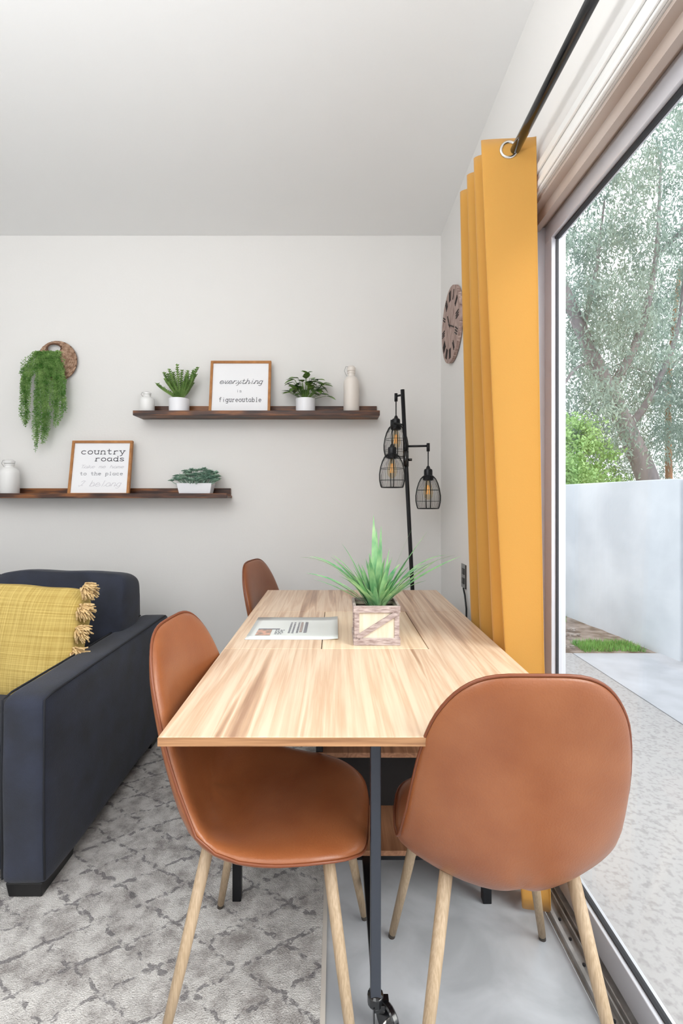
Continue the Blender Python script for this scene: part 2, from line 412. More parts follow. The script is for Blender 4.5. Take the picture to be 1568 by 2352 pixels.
panel(XW+.068, XW+.104, .16, OY1-.03, 'fixed_panel')

# ------------------------------------------------------------------ outdoors
struct('trim_3', bx(XW+.14, XW+.20, -4, YB+.12, -.14, -.004), M['patio'])
o = struct('floor_patio', bx(XW+.2, 1.83, -4, 3.69, -.14, -.01), M['patio'])
o = struct('floor_slab', bx(1.842, 2.75, -4, 3.69, -.14, -.012), M['patio2'])
n = 26; g = B(); vs = {}
for i in range(n+1):
    for j in range(n+1):
        x = .75+i*(16-.75)/n if i > 6 else .75+i*.32; y = 3.69+(j/n)**2*16
        vs[i, j] = g.verts.new((x, y, -.02+.02*math.sin(x*5)*math.cos(y*4)-(.02 if j == 0 else 0)))
for i in range(n):
    for j in range(n): g.faces.new([vs[i, j], vs[i+1, j], vs[i+1, j+1], vs[i, j+1]])
struct('floor_dirt', g, M['dirt'], smooth=True)
# painted block wall running away from the patio, with a return
w = B()
prism(w, [(2.53, 3.5), (2.68, 3.5), (2.52, 5.35), (2.35, 5.35)], -.15, 1.335)
prism(w, [(2.35, 5.35), (2.52, 5.35), (2.2, 9.2), (2.03, 9.2)], -.15, 1.335)
struct('wall_garden', w, M['stucco'], bevel=.01)
w = B(); prism(w, [(2.56, 3.49), (2.72, 3.49), (2.95, .5), (2.79, .5)], -.15, 1.345); struct('wall_garden_near', w, M['stucco'], bevel=.01)
# gravel and grass patches
rng = random.Random(3)
g = B()
for i in range(420):
    x = rng.uniform(1.5, 2.4); y = rng.uniform(3.75, 5.1)
    if x > 2.36-(y-5)*.1 or (x-1.75)**2*3+(y-4.5)**2 > .55: continue
    r = rng.uniform(.006, .02)
    m4 = Matrix.Translation((x, y, .002)) @ Matrix.Diagonal((r*rng.uniform(.8, 1.5), r, r*.6, 1))
    bmesh.ops.create_icosphere(g, subdivisions=1, radius=1, matrix=m4)
o = obj('gravel', g, M['stone']); o['kind'] = 'stuff'; tag(o, 'pale gravel scattered on the dirt below the white garden wall', 'gravel')
def grass_patch(name, label, x0, x1, y0, y1, nb, h):
    V = []; F = []
    for i in range(nb):
        x = rng.uniform(x0, x1); y = rng.uniform(y0, y1); a = rng.uniform(0, PI); hh = h*rng.uniform(.5, 1.2); w_ = .004
        dx, dy = math.cos(a)*w_, math.sin(a)*w_; lx, ly = rng.uniform(-.03, .03), rng.uniform(-.03, .03); k = len(V)
        V += [(x-dx, y-dy, -.03), (x+dx, y+dy, -.03), (x+lx, y+ly, hh)]; F.append((k, k+1, k+2))
    o = obj(name, (V, F), M['lawn']); o['kind'] = 'stuff'; tag(o, label, 'grass')
grass_patch('grass_tuft', 'bright green grass between patio slab and white garden wall', 1.95, 2.42, 3.72, 3.95, 1800, .035)
grass_patch('grass_tuft', 'dry thin grass along the far foot of the garden wall', 1.95, 2.28, 4.7, 5.3, 260, .06)
grass_patch('grass_tuft', 'small green weeds at the patio edge beside the door', 1.55, 1.75, 3.72, 3.85, 260, .03)

def leaves(nclump, per, fc, size, spread, droop=.7, seed=1):
    """fc(rng) -> clump centre; leaves are folded lance shapes"""
    r = np.random.RandomState(seed); V = []; F = []
    for c in range(nclump):
        ctr = np.array(fc(r))
        sp = spread*(.6+.8*r.rand())
        p = ctr + r.randn(per, 3)*np.array([sp, sp, sp*.8])
        dirn = r.randn(per, 3)*.6 + np.array([0, 0, -droop]); dirn /= np.linalg.norm(dirn, axis=1)[:, None]
        side = np.cross(dirn, r.randn(per, 3)); side /= np.linalg.norm(side, axis=1)[:, None]
        L = size*(.6+.8*r.rand(per))[:, None]; W = L*.13 if droop > .5 else L*.28
        a = p; bq = p+dirn*L*.5+side*W; cq = p+dirn*L; dq = p+dirn*L*.5-side*W
        k = len(V)
        V.extend(np.stack([a, bq, cq, dq], 1).reshape(-1, 3).tolist())
        F.extend([(k+4*i, k+4*i+1, k+4*i+2, k+4*i+3) for i in range(per)])
    return V, F
def branch(bm, pts, r0, r1, n=10):
    c = catmull(pts, 6); N = len(c); tube(bm, [tuple(p) for p in c], [r0+(r1-r0)*i/(N-1) for i in range(N)], n)
# main leaning eucalyptus
t = thing('eucalyptus_tree', 'tall leaning eucalyptus with grey trunk and feathery foliage behind garden wall', 'tree', (6.3, 9, 0))
b = B()
def L(x, z, y=9): return (x-6.3, y-9, z)
branch(b, [L(6.3, -.1), L(5.95, 1.4), L(5.55, 2.4), L(5.18, 3.2), L(4.65, 4.36), L(4.1, 5.8), L(3.9, 7.2)], .22, .06, 12)
obj('trunk', b, M['bark'], t, smooth=True)
for pts, r0 in (([L(5.18, 3.2), L(5.6, 4.2, 8.8), L(5.85, 5.6, 8.7), L(5.95, 7.6, 8.7)], .09),
                ([L(5.5, 2.5), L(6.1, 3.2, 9.2), L(6.7, 4.6, 9.3), L(6.9, 6.5, 9.4)], .08),
                ([L(4.65, 4.36), L(5.0, 5.4, 9.2), L(5.2, 7.0, 9.2)], .06),
                ([L(4.3, 5.2), L(3.6, 5.9, 8.6), L(3.2, 7.0, 8.4)], .05),
                ([L(4.9, 3.8), L(4.3, 3.5, 8.6), L(3.9, 2.9, 8.5)], .035),
                ([L(5.85, 5.6, 8.7), L(6.5, 6.4, 8.5), L(7.0, 7.8, 8.3)], .045)):
    b = B(); branch(b, pts, r0, .015); obj('branch', b, M['bark'], t, smooth=True)
def crown1(r):
    while True:
        x = r.uniform(3.4, 8.4); z = r.uniform(2.0, 9.5); y = r.uniform(7.9, 10.4)
        # open pockets of sky
        dens = .55+.45*math.sin(x*2.3+z*1.1+1)*math.cos(z*1.7-x*.9)
        if z > 7.2: dens *= max(0, 1-(z-7.2)*.28)
        if z < 3 and x < 4.6: dens *= .5
        if r.rand() < dens: return (x-6.3, y-9, z)
obj('foliage', leaves(620, 120, crown1, .092, .17, .75, 5), M['euc'], t)
# second trunk at the right
t = thing('eucalyptus_tree', 'slim eucalyptus with orange peeling bark at the right edge behind garden wall', 'tree', (7.7, 11, 0))
b = B(); branch(b, [(0, 0, -.1), (.0, 0, 1.5), (-.02, 0, 3), (.03, 0, 4.4), (.25, 0, 6.5)], .085, .04); obj('trunk', b, M['barkr'], t, smooth=True)
for p in ([(.0, 0, 3.6), (-.5, 0, 4.1), (-1.2, 0, 4.3)], [(.03, 0, 4.2), (.6, 0, 4.8), (1.2, 0, 5.6)]):
    b = B(); branch(b, p, .04, .01); obj('branch', b, M['bark'], t, smooth=True)
obj('foliage', leaves(240, 110, lambda r: (r.uniform(-1.8, 1.9), r.uniform(-.3, 1.2), r.uniform(1.2, 6.5)), .095, .2, .75, 9), M['euc'], t)
# round green bush
def bush(label, loc, rx, rz, n, per, m, seed, size=.09):
    t = thing('garden_bush', label, 'bush', loc)
    b = B(); branch(b, [(0, 0, 0), (.05, 0, .6), (-.05, 0, 1.2)], .05, .02); obj('trunk', b, M['bark'], t)
    def fc(r):
        while True:
            p = r.uniform(-1, 1, 3)
            if p.dot(p) < 1: return (p[0]*rx, p[1]*rx*.8, rz+p[2]*rz)
    obj('foliage', leaves(n, per, fc, size, .10, .2, seed), m, t)
bush('bright green rounded bush behind the far end of garden wall', (4.0, 8.1, 0), .75, 1.3, 190, 110, M['bushl'], 21, .055)
bush('pale green low bush behind garden wall under leaning trunk', (5.6, 10.2, 0), 1.1, .95, 150, 110, M['bushl'], 22, .06)

# ------------------------------------------------------------------ rug
t = thing('area_rug', 'cream rug with broken charcoal diamond trellis under sofa and left chairs', 'rug', (-1.5, 1.0, 0))
RX0, RX1, RY0, RY1 = -1.6, 1.465, -1.4, 1.28
obj('pile', bx(RX0, RX1, RY0, RY1, .0005, .008), M['rug'], t)
b = B(); box(b, RX1, RX1+.012, RY0, RY1, .0005, .007); box(b, RX0, RX1+.012, RY1, RY1+.012, .0005, .007)
obj('binding', b, mat('rug_binding', '#bdb6ae', .95), t)

# ------------------------------------------------------------------ chairs
def make_chair(label):
    t = thing('dining_chair', label, 'chair', (0, 0, 0), 0, 'tan leather shell chairs around the table')
    prof = catmull([(.220, .408), (.194, .430), (.12, .440), (.03, .428), (-.06, .420), (-.125, .426), (-.174, .458), (-.198, .52), (-.212, .6), (-.228, .7), (-.247, .8), (-.266, .881)], 10)
    P = np.array(prof); seg = np.linalg.norm(np.diff(P, axis=0), axis=1); T = np.concatenate([[0], np.cumsum(seg)]); LT = T[-1]
    def at(t_):
        y = np.interp(t_, T, P[:, 0]); z = np.interp(t_, T, P[:, 1])
        e = .01; y2 = np.interp(min(t_+e, LT), T, P[:, 0]); z2 = np.interp(min(t_+e, LT), T, P[:, 1]); y1 = np.interp(max(t_-e, 0), T, P[:, 0]); z1 = np.interp(max(t_-e, 0), T, P[:, 1])
        d = np.array([y2-y1, z2-z1]); d /= np.linalg.norm(d)
        return y, z, (d[1], -d[0])      # normal toward the sitter (up / forward)
    wt = [0, .12, .25, .36, .44, .52, .62, .75, LT]; ww = [.205, .218, .226, .230, .230, .219, .208, .196, .178]
    kt = [0, .12, .25, .38, .5, .62, .75, LT]; kk = [.05, .25, .7, 1.45, 1.3, .85, .55, .4]
    def pos(s, tt, off):
        t_ = LT/2+tt*LT/2; t_ = min(max(t_, 0), LT)
        W = np.interp(t_, wt, ww); x = s*W
        y, z, nrm = at(t_); k = np.interp(t_, kt, kk)
        cup = k*x*x
        # sides roll toward the sitter
        nx = -2*k*x; l = math.sqrt(1+nx*nx)
        x2 = x*(1-.35*k*abs(x)*abs(x)*2)
        return (x2+off*nx/l, y+nrm[0]*(cup+off/l), z+nrm[1]*(cup+off/l))
    NA = 72; n_ = 3.8
    rs = [0, .14, .28, .42, .55, .67, .77, .85, .91, .955, .985, 1.0]
    def ring(r, off):
        o = []
        for a in range(NA):
            th = 2*PI*a/NA; c, s = math.cos(th), math.sin(th)
            S = math.copysign(abs(c)**(2/n_), c); Tt = math.copysign(abs(s)**(2/n_), s)
            o.append(pos(S*r, Tt*r, off))
        return o
    bm = B(); th_t, th_b = .021, .016
    top = [[bm.verts.new(p) for p in ring(r, th_t*(1-r**10)**.5)] for r in rs[1:]]
    bot = [[bm.verts.new(p) for p in ring(r, -th_b*(1-r**10)**.5)] for r in rs[1:-1]]
    ct = bm.verts.new(pos(0, 0, th_t)); cb = bm.verts.new(pos(0, 0, -th_b))
    def strip(A, C):
        for a in range(NA): bm.faces.new([A[a], A[(a+1) % NA], C[(a+1) % NA], C[a]])
    for A, C in zip(top, top[1:]): strip(A, C)
    for A, C in zip(bot, bot[1:]): strip(A, C)
    strip(bot[-1], top[-1])
    for a in range(NA):
        bm.faces.new([ct, top[0][a], top[0][(a+1) % NA]]); bm.faces.new([cb, bot[0][a], bot[0][(a+1) % NA]])
    obj('seat_shell', bm, M['leather'], t, smooth=True, subsurf=1)
    rim = ring(1.0, 0)
    obj('piping', tube(B(), rim, .0032, 6, closed=True), M['piping'], t, smooth=True)
    # stitched seam where seat and back meet
    b = B(); tube(b, [pos(s/12*.93, -.06+.10*abs(s/12)**2, th_t*(1-abs(s/12*.93)**10)**.5+.0002) for s in range(-12, 13)], .0013, 5); obj('seam', b, M['piping'], t, smooth=True)
    for sx in (-1, 1):
        for (ty, fy) in ((.135, .205), (-.12, -.205)):
            tx = .125; fx = .2
            zt = .434
            b = B(); tube(b, [(sx*tx, ty, zt), (sx*(tx+fx)/2, (ty+fy)/2, zt/2), (sx*fx, fy, .012)], [.0135, .0125, .0095], 16)
            lg = obj('leg', b, M['legwood'], t, smooth=True)
            b = B(); tube(b, [(sx*fx, fy, .013), (sx*(fx+.002), fy*1.01, .0003)], .0092, 12); obj('foot_cap', b, M['rubber'], lg)
    b = B()                                           # steel cradle under the seat
    for y in (.10, -.07): tube(b, [(-.12, y, .400), (.12, y, .400)], .008, 8)
    for x in (-.09, .09): tube(b, [(x, .12, .400), (x, -.08, .400)], .008, 8)
    obj('undercarriage', b, M['black'], t, smooth=True)
    return t
c0 = make_chair('tan leather shell chair at near left of table, beside the dark sofa')
c0.location = (-.142, 1.15, .008); c0.rotation_euler = (0, 0, -PI/2-math.radians(5))
dup(c0, (-.155, 2.28, .0), -PI/2-math.radians(14), 'tan leather chair at far left end of table near the back wall')
dup(c0, (.350, 1.075, 0), math.radians(-1), 'tan leather chair seen from behind, at near end of table beside the sliding door')

# ------------------------------------------------------------------ table
TX0, TX1, TY0, TY1, TZ = -.321, .479, .862, 2.26, .75
t = thing('dining_table', 'light oak folding table with charcoal metal legs standing along the window wall', 'table', (.08, 1.56, 0))
def l2(p): return (p[0]-.08, p[1]-1.56)
S0, S1 = 1.371, 1.823; PX0, PX1 = -.04, .268; gp = .0012
def plate(nm, pts, m=M['table'], z0=TZ-.017, z1=TZ):
    b = prism(B(), [l2(p) for p in pts], z0, z1); return obj(nm, b, m, t, bevel=.0012)
plate('near_leaf', [(TX0, TY0), (TX1, TY0), (TX1, S1-gp), (PX1+gp, S1-gp), (PX1+gp, S0-gp), (TX0, S0-gp)])
plate('far_leaf', [(TX0, S1+gp), (TX1, S1+gp), (TX1, TY1), (TX0, TY1)])
plate('middle_panel', [(TX0, S0+gp), (PX0-gp, S0+gp), (PX0-gp, S1-gp), (TX0, S1-gp)])
plate('inset_panel', [(PX0+gp, S0+gp), (PX1-gp, S0+gp), (PX1-gp, S1-gp), (PX0+gp, S1-gp)], M['table2'])
b = B(); box(b, TX0-.08-.0005, TX1-.08+.0005, TY0-1.56-.0012, TY0-1.56, TZ-.0165, TZ-.001); obj('edge_band', b, M['edge'], t)
def lb(nm, x0, x1, y0, y1, z0, z1, m, **k):
    return obj(nm, bx(x0-.08, x1-.08, y0-1.56, y1-1.56, z0, z1), m, t, **k)
def sqleg(x, y, z1=TZ-.017, m=M['black'], w=.0125, z0=0):
    return lb('leg', x-w, x+w, y-w, y+w, z0, z1, m, bevel=.002)
for x in (-.288, .443):
    for y in (1.40, 1.79): sqleg(x, y)
# storage unit under the middle
b = B()
for y in (1.40, 1.79): box(b, -.288-.08, .443-.08, y-1.56-.012, y-1.56+.012, TZ-.042, TZ-.018); box(b, -.288-.08, .443-.08, y-1.56-.012, y-1.56+.012, .128, .152)
for x in (-.288, .443):
    for z in (TZ-.042, .128): box(b, x-.092, x-.068, 1.40-1.56, 1.79-1.56, z, z+.024)
box(b, -.056-.08, -.036-.08, 1.375-1.56, 1.81-1.56, .152, TZ-.042)
obj('frame', b, M['black'], t, bevel=.002)
lb('shelf', -.056, .42, 1.372, 1.82, .436, .450, M['shelfw'])
lb('shelf', -.056, .42, 1.372, 1.82, .153, .168, M['shelfw'])
lb('back_panel', -.056, .42, 1.575, 1.585, .168, .436, mat('dark_board', '#1d1a1a', .7))
# gate leg with caster
gx, gy = .089, 1.06
lb('leg', gx-.0115, gx+.0115, gy-.0115, gy+.0115, .075, TZ-.017, M['greymetal'], bevel=.002)['label'] = 'charcoal grey gate leg'
lb('gate_rail', gx-.0115, gx+.0115, gy, 1.40, TZ-.045, TZ-.02, M['black'], bevel=.002)
lb('gate_rail', gx-.0115, gx+.0115, gy, 1.40, .128, .152, M['black'], bevel=.002)
b = B(); lathe(b, [(.016, .058), (.018, .062), (.018, .08), (.012, .084)], 16, gx-.08, gy-1.56)
box(b, gx-.08-.004, gx-.08+.030, gy-1.56-.014, gy-1.56+.014, .05, .066)
box(b, gx-.08-.006, gx-.08-.003, gy-1.56-.02, gy-1.56+.012, .02, .066)
cs = obj('caster', b, M['blackgl'], t, bevel=.003)
b = B()
for i in range(28):
    pass
def wheel(cx, cy, r, w):
    b = B(); pr = [(r*.3, -w/2), (r*.92, -w/2), (r, -w*.3), (r, w*.3), (r*.92, w/2), (r*.3, w/2)]
    lathe(b, pr, 28); bmesh.ops.transform(b, matrix=Matrix.Translation((cx, cy, r)) @ rotm('Z', math.radians(35)) @ rotm('Y', PI/2), verts=b.verts); return b
obj('wheel', wheel(gx-.08+.026, gy-1.56-.010, .034, .016), M['blackgl'], cs, smooth=False, auto=.6)
hub = B(); lathe(hub, [(.001, 0), (.010, 0), (.012, .002), (.011, .004), (.004, .005)], 20)
bmesh.ops.transform(hub, matrix=Matrix.Translation((gx-.08+.020, gy-1.56-.020, .034)) @ rotm('Z', math.radians(35)) @ rotm('X', PI/2), verts=hub.verts)
obj('wheel_hub', hub, M['chrome'], cs, smooth=True)

# laminated sheet
t = thing('laminated_menu', 'white laminated information sheet lying on left of table beside wooden planter', 'sheet', (-.135, 1.585, TZ+.0008), math.radians(0))
b = B(); n = 12
top = [[b.verts.new((-.143+.286*i/n, -.128+.262*j/6, .0006+.006*max(0, (i/n-.8)*5)**2*.6+.003*(j/6)**3)) for j in range(7)] for i in range(n+1)]
for i in range(n):
    for j in range(6): b.faces.new([top[i][j], top[i+1][j], top[i+1][j+1], top[i][j+1]])
s = obj('sheet', b, mat('laminated_paper', '#e6ebe8', .16, coat=.6), t, smooth=True)
sm = s.modifiers.new('solid', 'SOLIDIFY'); sm.thickness = .0006; sm.offset = 1
def flat(nm, x0, x1, y0, y1, z, m, par=t): return obj(nm, bx(x0, x1, y0, y1, z, z+.0004), m, par)
flat('photo', -.118, -.072, -.085, -.02, .0016, mat('print_photo', '#d9a893', .4, col2='#8c8078', scale=(1, 1, 1), noise=50))
flat('photo_border', -.118, -.048, -.018, -.008, .0016, M['inkgrey'])
b = B(); r_ = random.Random(4)
for k in range(4):
    x = -.06; y = -.03-.014*k
    while x < -.035: w_ = r_.uniform(.004, .009); box(b, x, x+w_, y, y+.006, .0016, .002); x += w_+.003
for k, x in enumerate((-.018, -.006, .008)):
    y = -.06
    while y < .085: h_ = r_.uniform(.008, .018); box(b, x, x+.006, y, y+h_, .0016, .002); y += h_+.005
obj('print', b, M['inkgrey'], t)
flat('print_block', .018, .026, -.05, .085, .0016, mat('dusty_print', '#a99a95', .4)); flat('print_block', .032, .042, -.055, .09, .0016, M['inkgrey'])

# crate planter
CX, CY = .122, 1.462
t = thing('crate_planter', 'small greywashed wooden crate planter with diagonal brace in middle of table', 'planter', (CX, CY, TZ+.0005), math.radians(0))
hw, hd, H = .066, .057, .116
b = B(); box(b, -hw+.008, hw-.008, -hd+.008, hd-.008, .006, .075); obj('inner_box', b, M['cratep'], t)
b = B()
for y in (-hd, hd-.008): box(b, -hw+.003, hw-.003, y, y+.004, .01, H-.012) if y < 0 else box(b, -hw+.003, hw-.003, y+.004, y+.008, .01, H-.012)
for x in (-hw, hw-.008): box(b, x+.002, x+.006, -hd+.005, hd-.005, .01, H-.012)
obj('panel', b, M['cratep'], t)
b = B()
for z0, z1 in ((0, .021), (H-.020, H)):
    for y in (-hd-.006, hd-.002): obj('rail', bx(-hw-.003, hw+.003, y, y+.008, z0, z1), M['cratew'], t, bevel=.001)
    for x in (-hw-.003, hw-.005): obj('rail', bx(x, x+.008, -hd+.002, hd-.002, z0, z1), M['cratew'], t, bevel=.001)
b = B()
for x in (-hw, hw-.014):
    for y in (-hd-.003, hd-.004): obj('stile', bx(x, x+.014, y, y+.007, .021, H-.020), M['cratew'], t, bevel=.001)
for y in (-hd, hd-.018):
    for x in (-hw-.001, hw-.006): obj('stile', bx(x, x+.007, y, y+.018, .024, H-.022), M['cratew'], t, bevel=.001)
for yy in (-hd-.006, hd-.002):
    b = B(); a = math.atan2(H-.04, 2*hw-.01); Ld = .135
    box(b, -Ld/2, Ld/2, yy, yy+.006, -.0075, .0075, Matrix.Translation((0, 0, H/2)) @ rotm('Y', -a)); obj('brace', b, M['cratew'], t, bevel=.001)
obj('soil', bx(-hw+.008, hw-.008, -hd+.008, hd-.008, .075, .098), M['soil'], t)
# grass plant standing in the crate
t = thing('potted_grass', 'green spiky artificial grass plant growing out of wooden crate planter', 'plant', (CX+.005, CY, TZ+.098))
r_ = random.Random(12)
def blade(b, az, spread, height, w, droop, base):
    d = Vector((math.cos(az), math.sin(az), 0)); pr = []
    n = 12; side = Vector((-math.sin(az), math.cos(az), 0))
    tw = r_.uniform(-.6, .6)
    for i in range(n+1):
        u = i/n; p = Vector(base) + d*(spread*u**1.35) + Vector((0, 0, height*(u-droop*u**3)))
        ww = w*(.55+.9*u if u < .4 else .91*(1-((u-.4)/.6)**1.8))+.0002
        s_ = (side*math.cos(tw*u)+Vector((0, 0, 1))*math.sin(tw*u)); nrm = Vector((0, 0, 1))
        pr.append((b.verts.new(p-s_*ww), b.verts.new(p+d*(-.15*ww)+Vector((0, 0, -.35*ww))), b.verts.new(p+s_*ww)))
    for A, C in zip(pr, pr[1:]):
        b.faces.new([A[0], A[1], C[1], C[0]]); b.faces.new([A[1], A[2], C[2], C[1]])
spec = [(1.75, .02, .272, .0075, 0), (1.2, .03, .24, .006, 0), (PI+.1, .215, .235, .0065, .35), (PI-.12, .19, .215, .006, .3), (PI+.25, .2, .15, .005, .25), (PI+.05, .175, .10, .005, .1),
        (.05, .225, .215, .0065, .28), (-.1, .235, .175, .006, .1), (.2, .18, .14, .006, .0), (.1, .14, .225, .004, .0), (-.15, .10, .26, .004, 0), (.0, .2, .235, .005, .33), (PI+.15, .12, .2, .007, .2), (PI-.2, .09, .21, .007, .1), (.12, .10, .19, .007, .1), (-.2, .13, .17, .007, .2), (-1.5, .04, .2, .008, 0), (-1.2, .07, .17, .008, .1), (-1.9, .07, .18, .008, .1), (-.8, .12, .13, .007, .2), (-2.4, .12, .14, .007, .2), (1.5, .06, .23, .007, 0)]
for (az, sp, h, w, dr) in spec:
    b = B(); blade(b, az, sp, h*1.06, w*1.45, dr, (.02*math.cos(az), .02*math.sin(az), -.005)); obj('blade', b, M['grass'], t, smooth=True)
for i in range(84):
    az = r_.uniform(0, 2*PI); el = r_.uniform(.1, 1) ; sp = .03+.14*el*r_.random(); h = r_.uniform(.1, .2)*(1-.2*el)
    b = B(); blade(b, az, sp, h, r_.uniform(.005, .0095), r_.uniform(0, .3)*el, (.028*math.cos(az)*r_.random(), .024*math.sin(az)*r_.random(), -.005)); obj('blade', b, M['grass'], t, smooth=True)

# ------------------------------------------------------------------ sofa
SX0, SX1, SY0, SY1 = -2.30, -.842, 1.385, 2.43
t = thing('sofa', 'dark navy fabric sofa with narrow square arms, standing on rug at left', 'sofa', ((SX0+SX1)/2, (SY0+SY1)/2, .008))
ox, oy = (SX0+SX1)/2, (SY0+SY1)/2
def soft(x0, x1, y0, y1, z0, z1, cuts=8, r=.03, amp=.004, seed=0):
    b = B(); bmesh.ops.create_cube(b, size=2); bmesh.ops.subdivide_edges(b, edges=b.edges[:], cuts=cuts, use_grid_fill=True)
    hx, hy, hz = (x1-x0)/2, (y1-y0)/2, (z1-z0)/2; rr = random.Random(seed); ph = rr.uniform(0, 6)
    for v in b.verts:
        # push grid lines to the borders, then round
        c = [v.co.x, v.co.y, v.co.z]; h = [hx, hy, hz]; p = []
        for a, hh in zip(c, h):
            s_ = math.copysign(abs(a)**.75, a); p.append(s_*hh)
        q = [math.copysign(min(abs(a), hh-r), a) for a, hh in zip(p, h)]
        d_ = Vector([a-bq for a, bq in zip(p, q)])
        if d_.length > 1e-6: d_ = d_.normalized()*r if max(abs(a) for a in c) > .999 else d_
        w_ = amp*(math.sin(p[0]*11+ph)*math.sin(p[1]*9+ph)*math.sin(p[2]*13+1)+.5*math.sin(p[1]*23+p[2]*17+ph))
        nv = Vector(c).normalized()
        v.co = Vector(q)+d_+nv*w_
        v.co += Vector(((x0+x1)/2-ox, (y0+y1)/2-oy, (z0+z1)/2-.008))
    return b
SY = SY0
arm = obj('armrest', soft(SX1-.14, SX1, SY0, SY1, .042, .603, 14, .028, .003, 1), M['navy'], t, smooth=True, subsurf=1)
for x in (SX1-.132, SX1-.008):
    b = B(); tube(b, [(x-ox, SY0+.009-oy, .06), (x-ox, SY0+.004-oy, .3), (x-ox, SY0+.008-oy, .585), (x-ox, SY0+.05-oy, .592), (x-ox, SY1-.05-oy, .592)], .0035, 6); obj('piping', b, M['navyp'], arm, smooth=True)
arm2 = obj('armrest', soft(SX0, SX0+.14, SY0, SY1, .042, .603, 14, .028, .003, 2), M['navy'], t, smooth=True, subsurf=1)
obj('base', soft(SX0+.135, SX1-.135, SY0+.02, SY1-.03, .06, .30, 8, .02, .002, 3), M['navy'], t, smooth=True, subsurf=1)
obj('back_frame', soft(SX0+.12, SX1-.145, SY1-.16, SY1-.005, .25, .742, 10, .02, .002, 4), M['navy'], t, smooth=True, subsurf=1)
xm = (SX0+SX1)/2
for k, (x0, x1) in enumerate(((SX0+.142, xm-.004), (xm+.004, SX1-.142))):
    sc_ = obj('seat_cushion', soft(x0, x1, SY0-.01, SY1-.25, .30, .455, 10, .05, .006, 5+k), M['navy'], t, smooth=True, subsurf=1)
    b = puff((x1-x0)+.05, .24, .46, 14, .35, .10, seed=11+k, amp=.008)
    bmesh.ops.transform(b, matrix=Matrix.Translation(((x0+x1)/2-ox+(.03 if k else -.005), SY1-.25-oy, .615)) @ rotm('X', math.radians(-10)), verts=b.verts)
    bc = obj('back_cushion', b, M['navy'], t, smooth=True, subsurf=1)
    W_, H_ = (x1-x0)+.05, .46; pp = []
    for i in range(64):
        a = 2*PI*i/64; c, s = math.cos(a), math.sin(a)
        X = math.copysign(abs(c)**.38, c)*(W_/2-.03); Z = math.copysign(abs(s)**.38, s)*(H_/2-.03)
        pp.append(Matrix.Translation(((x0+x1)/2-ox+(.03 if k else -.005), SY1-.25-oy, .615)) @ rotm('X', math.radians(-10)) @ Vector((X, -.086, Z)))
    obj('piping', tube(B(), pp, .004, 6, closed=True), M['navyp'], bc, smooth=True)
for x in (SX0+.012, SX1-.127):
    for y in (SY0+.012, SY1-.20):
        b = B(); f = .006
        lo = [(x+f, y+f), (x+.11-f, y+f), (x+.11-f, y+.18-f), (x+f, y+.18-f)]; hi = [(x, y), (x+.11, y), (x+.11, y+.18), (x, y+.18)]
        vl = [b.verts.new((p[0]-ox, p[1]-oy, 0)) for p in lo]; vh = [b.verts.new((p[0]-ox, p[1]-oy, .045)) for p in hi]
        b.faces.new(vl[::-1]); b.faces.new(vh)
        for i in range(4): b.faces.new([vl[i], vl[(i+1) % 4], vh[(i+1) % 4], vh[i]])
        obj('foot', b, M['footb'], t, bevel=.004)
# mustard pillow
PW = .45
t = thing('throw_pillow', 'mustard woven square pillow with cream tassel fringe on sofa against right arm', 'pillow', (-1.205, 1.86, .625)); t.rotation_euler = (math.radians(-12), math.radians(2), math.radians(-6))
obj('cover', puff(PW, .17, PW-.02, 16, .85, .05, seed=31, amp=.004), M['mustard'], t, smooth=True, subsurf=1)
r_ = random.Random(8)
tass = []
for i in range(6): tass.append((PW/2+.012, -.19+.395*i/5, 0, 1))
for i in range(5): tass.append((-.18+.09*i, -PW/2+.0, 1, 0))
for (x, z, vert, rt) in tass:
    b = B()
    for k in range(95):
        a = r_.uniform(0, 2*PI); rr = r_.uniform(0, 1)**.5
        if rt: s0 = Vector((x-.02, -.028, z+.012)); dx = r_.uniform(.012, .068); e = s0+Vector((dx, math.sin(a)*.026*rr-.014, math.cos(a)*.036*rr-.014))
        else: s0 = Vector((x, -.02, z+.01)); e = s0+Vector((math.cos(a)*.028*rr, math.sin(a)*.02*rr-.03, -r_.uniform(.01, .04)))
        mid = (s0+e)/2+Vector((r_.uniform(-.006, .006), r_.uniform(-.01, .002), r_.uniform(0, .012)))
        tube(b, [tuple(s0), tuple(mid), tuple(e)], [.0022, .0034, .0026], 5)
    obj('tassel', b, M['tassel'], t, smooth=True)

# ------------------------------------------------------------------ wall ledges
def ledge(label, x0, x1, z0, z1, zt):
    t = thing('picture_ledge', label, 'shelf', ((x0+x1)/2, YB, z0)); w = (x1-x0)/2; y0 = -.14
    obj('board', bx(-w, w, y0+.012, -.001, 0, z1-z0-.012), M['walnut'], t, bevel=.0015)
    obj('front_lip', bx(-w, w, y0, y0+.012, 0, z1-z0), M['walnut'], t, bevel=.0015)
    obj('back_board', bx(-w+.006, w-.006, -.016, -.001, z1-z0-.0115, zt-z0), M['walnut'], t, bevel=.0015)
    return t
ZT = 1.648          # standing height on upper ledge
ledge('dark walnut picture ledge, the upper and right one on back wall', -1.093, .240, 1.634, 1.660, 1.708)
ZL = 1.201
ledge('dark walnut picture ledge, the lower and left one on back wall', -1.92, -.587, 1.187, 1.213, 1.243)

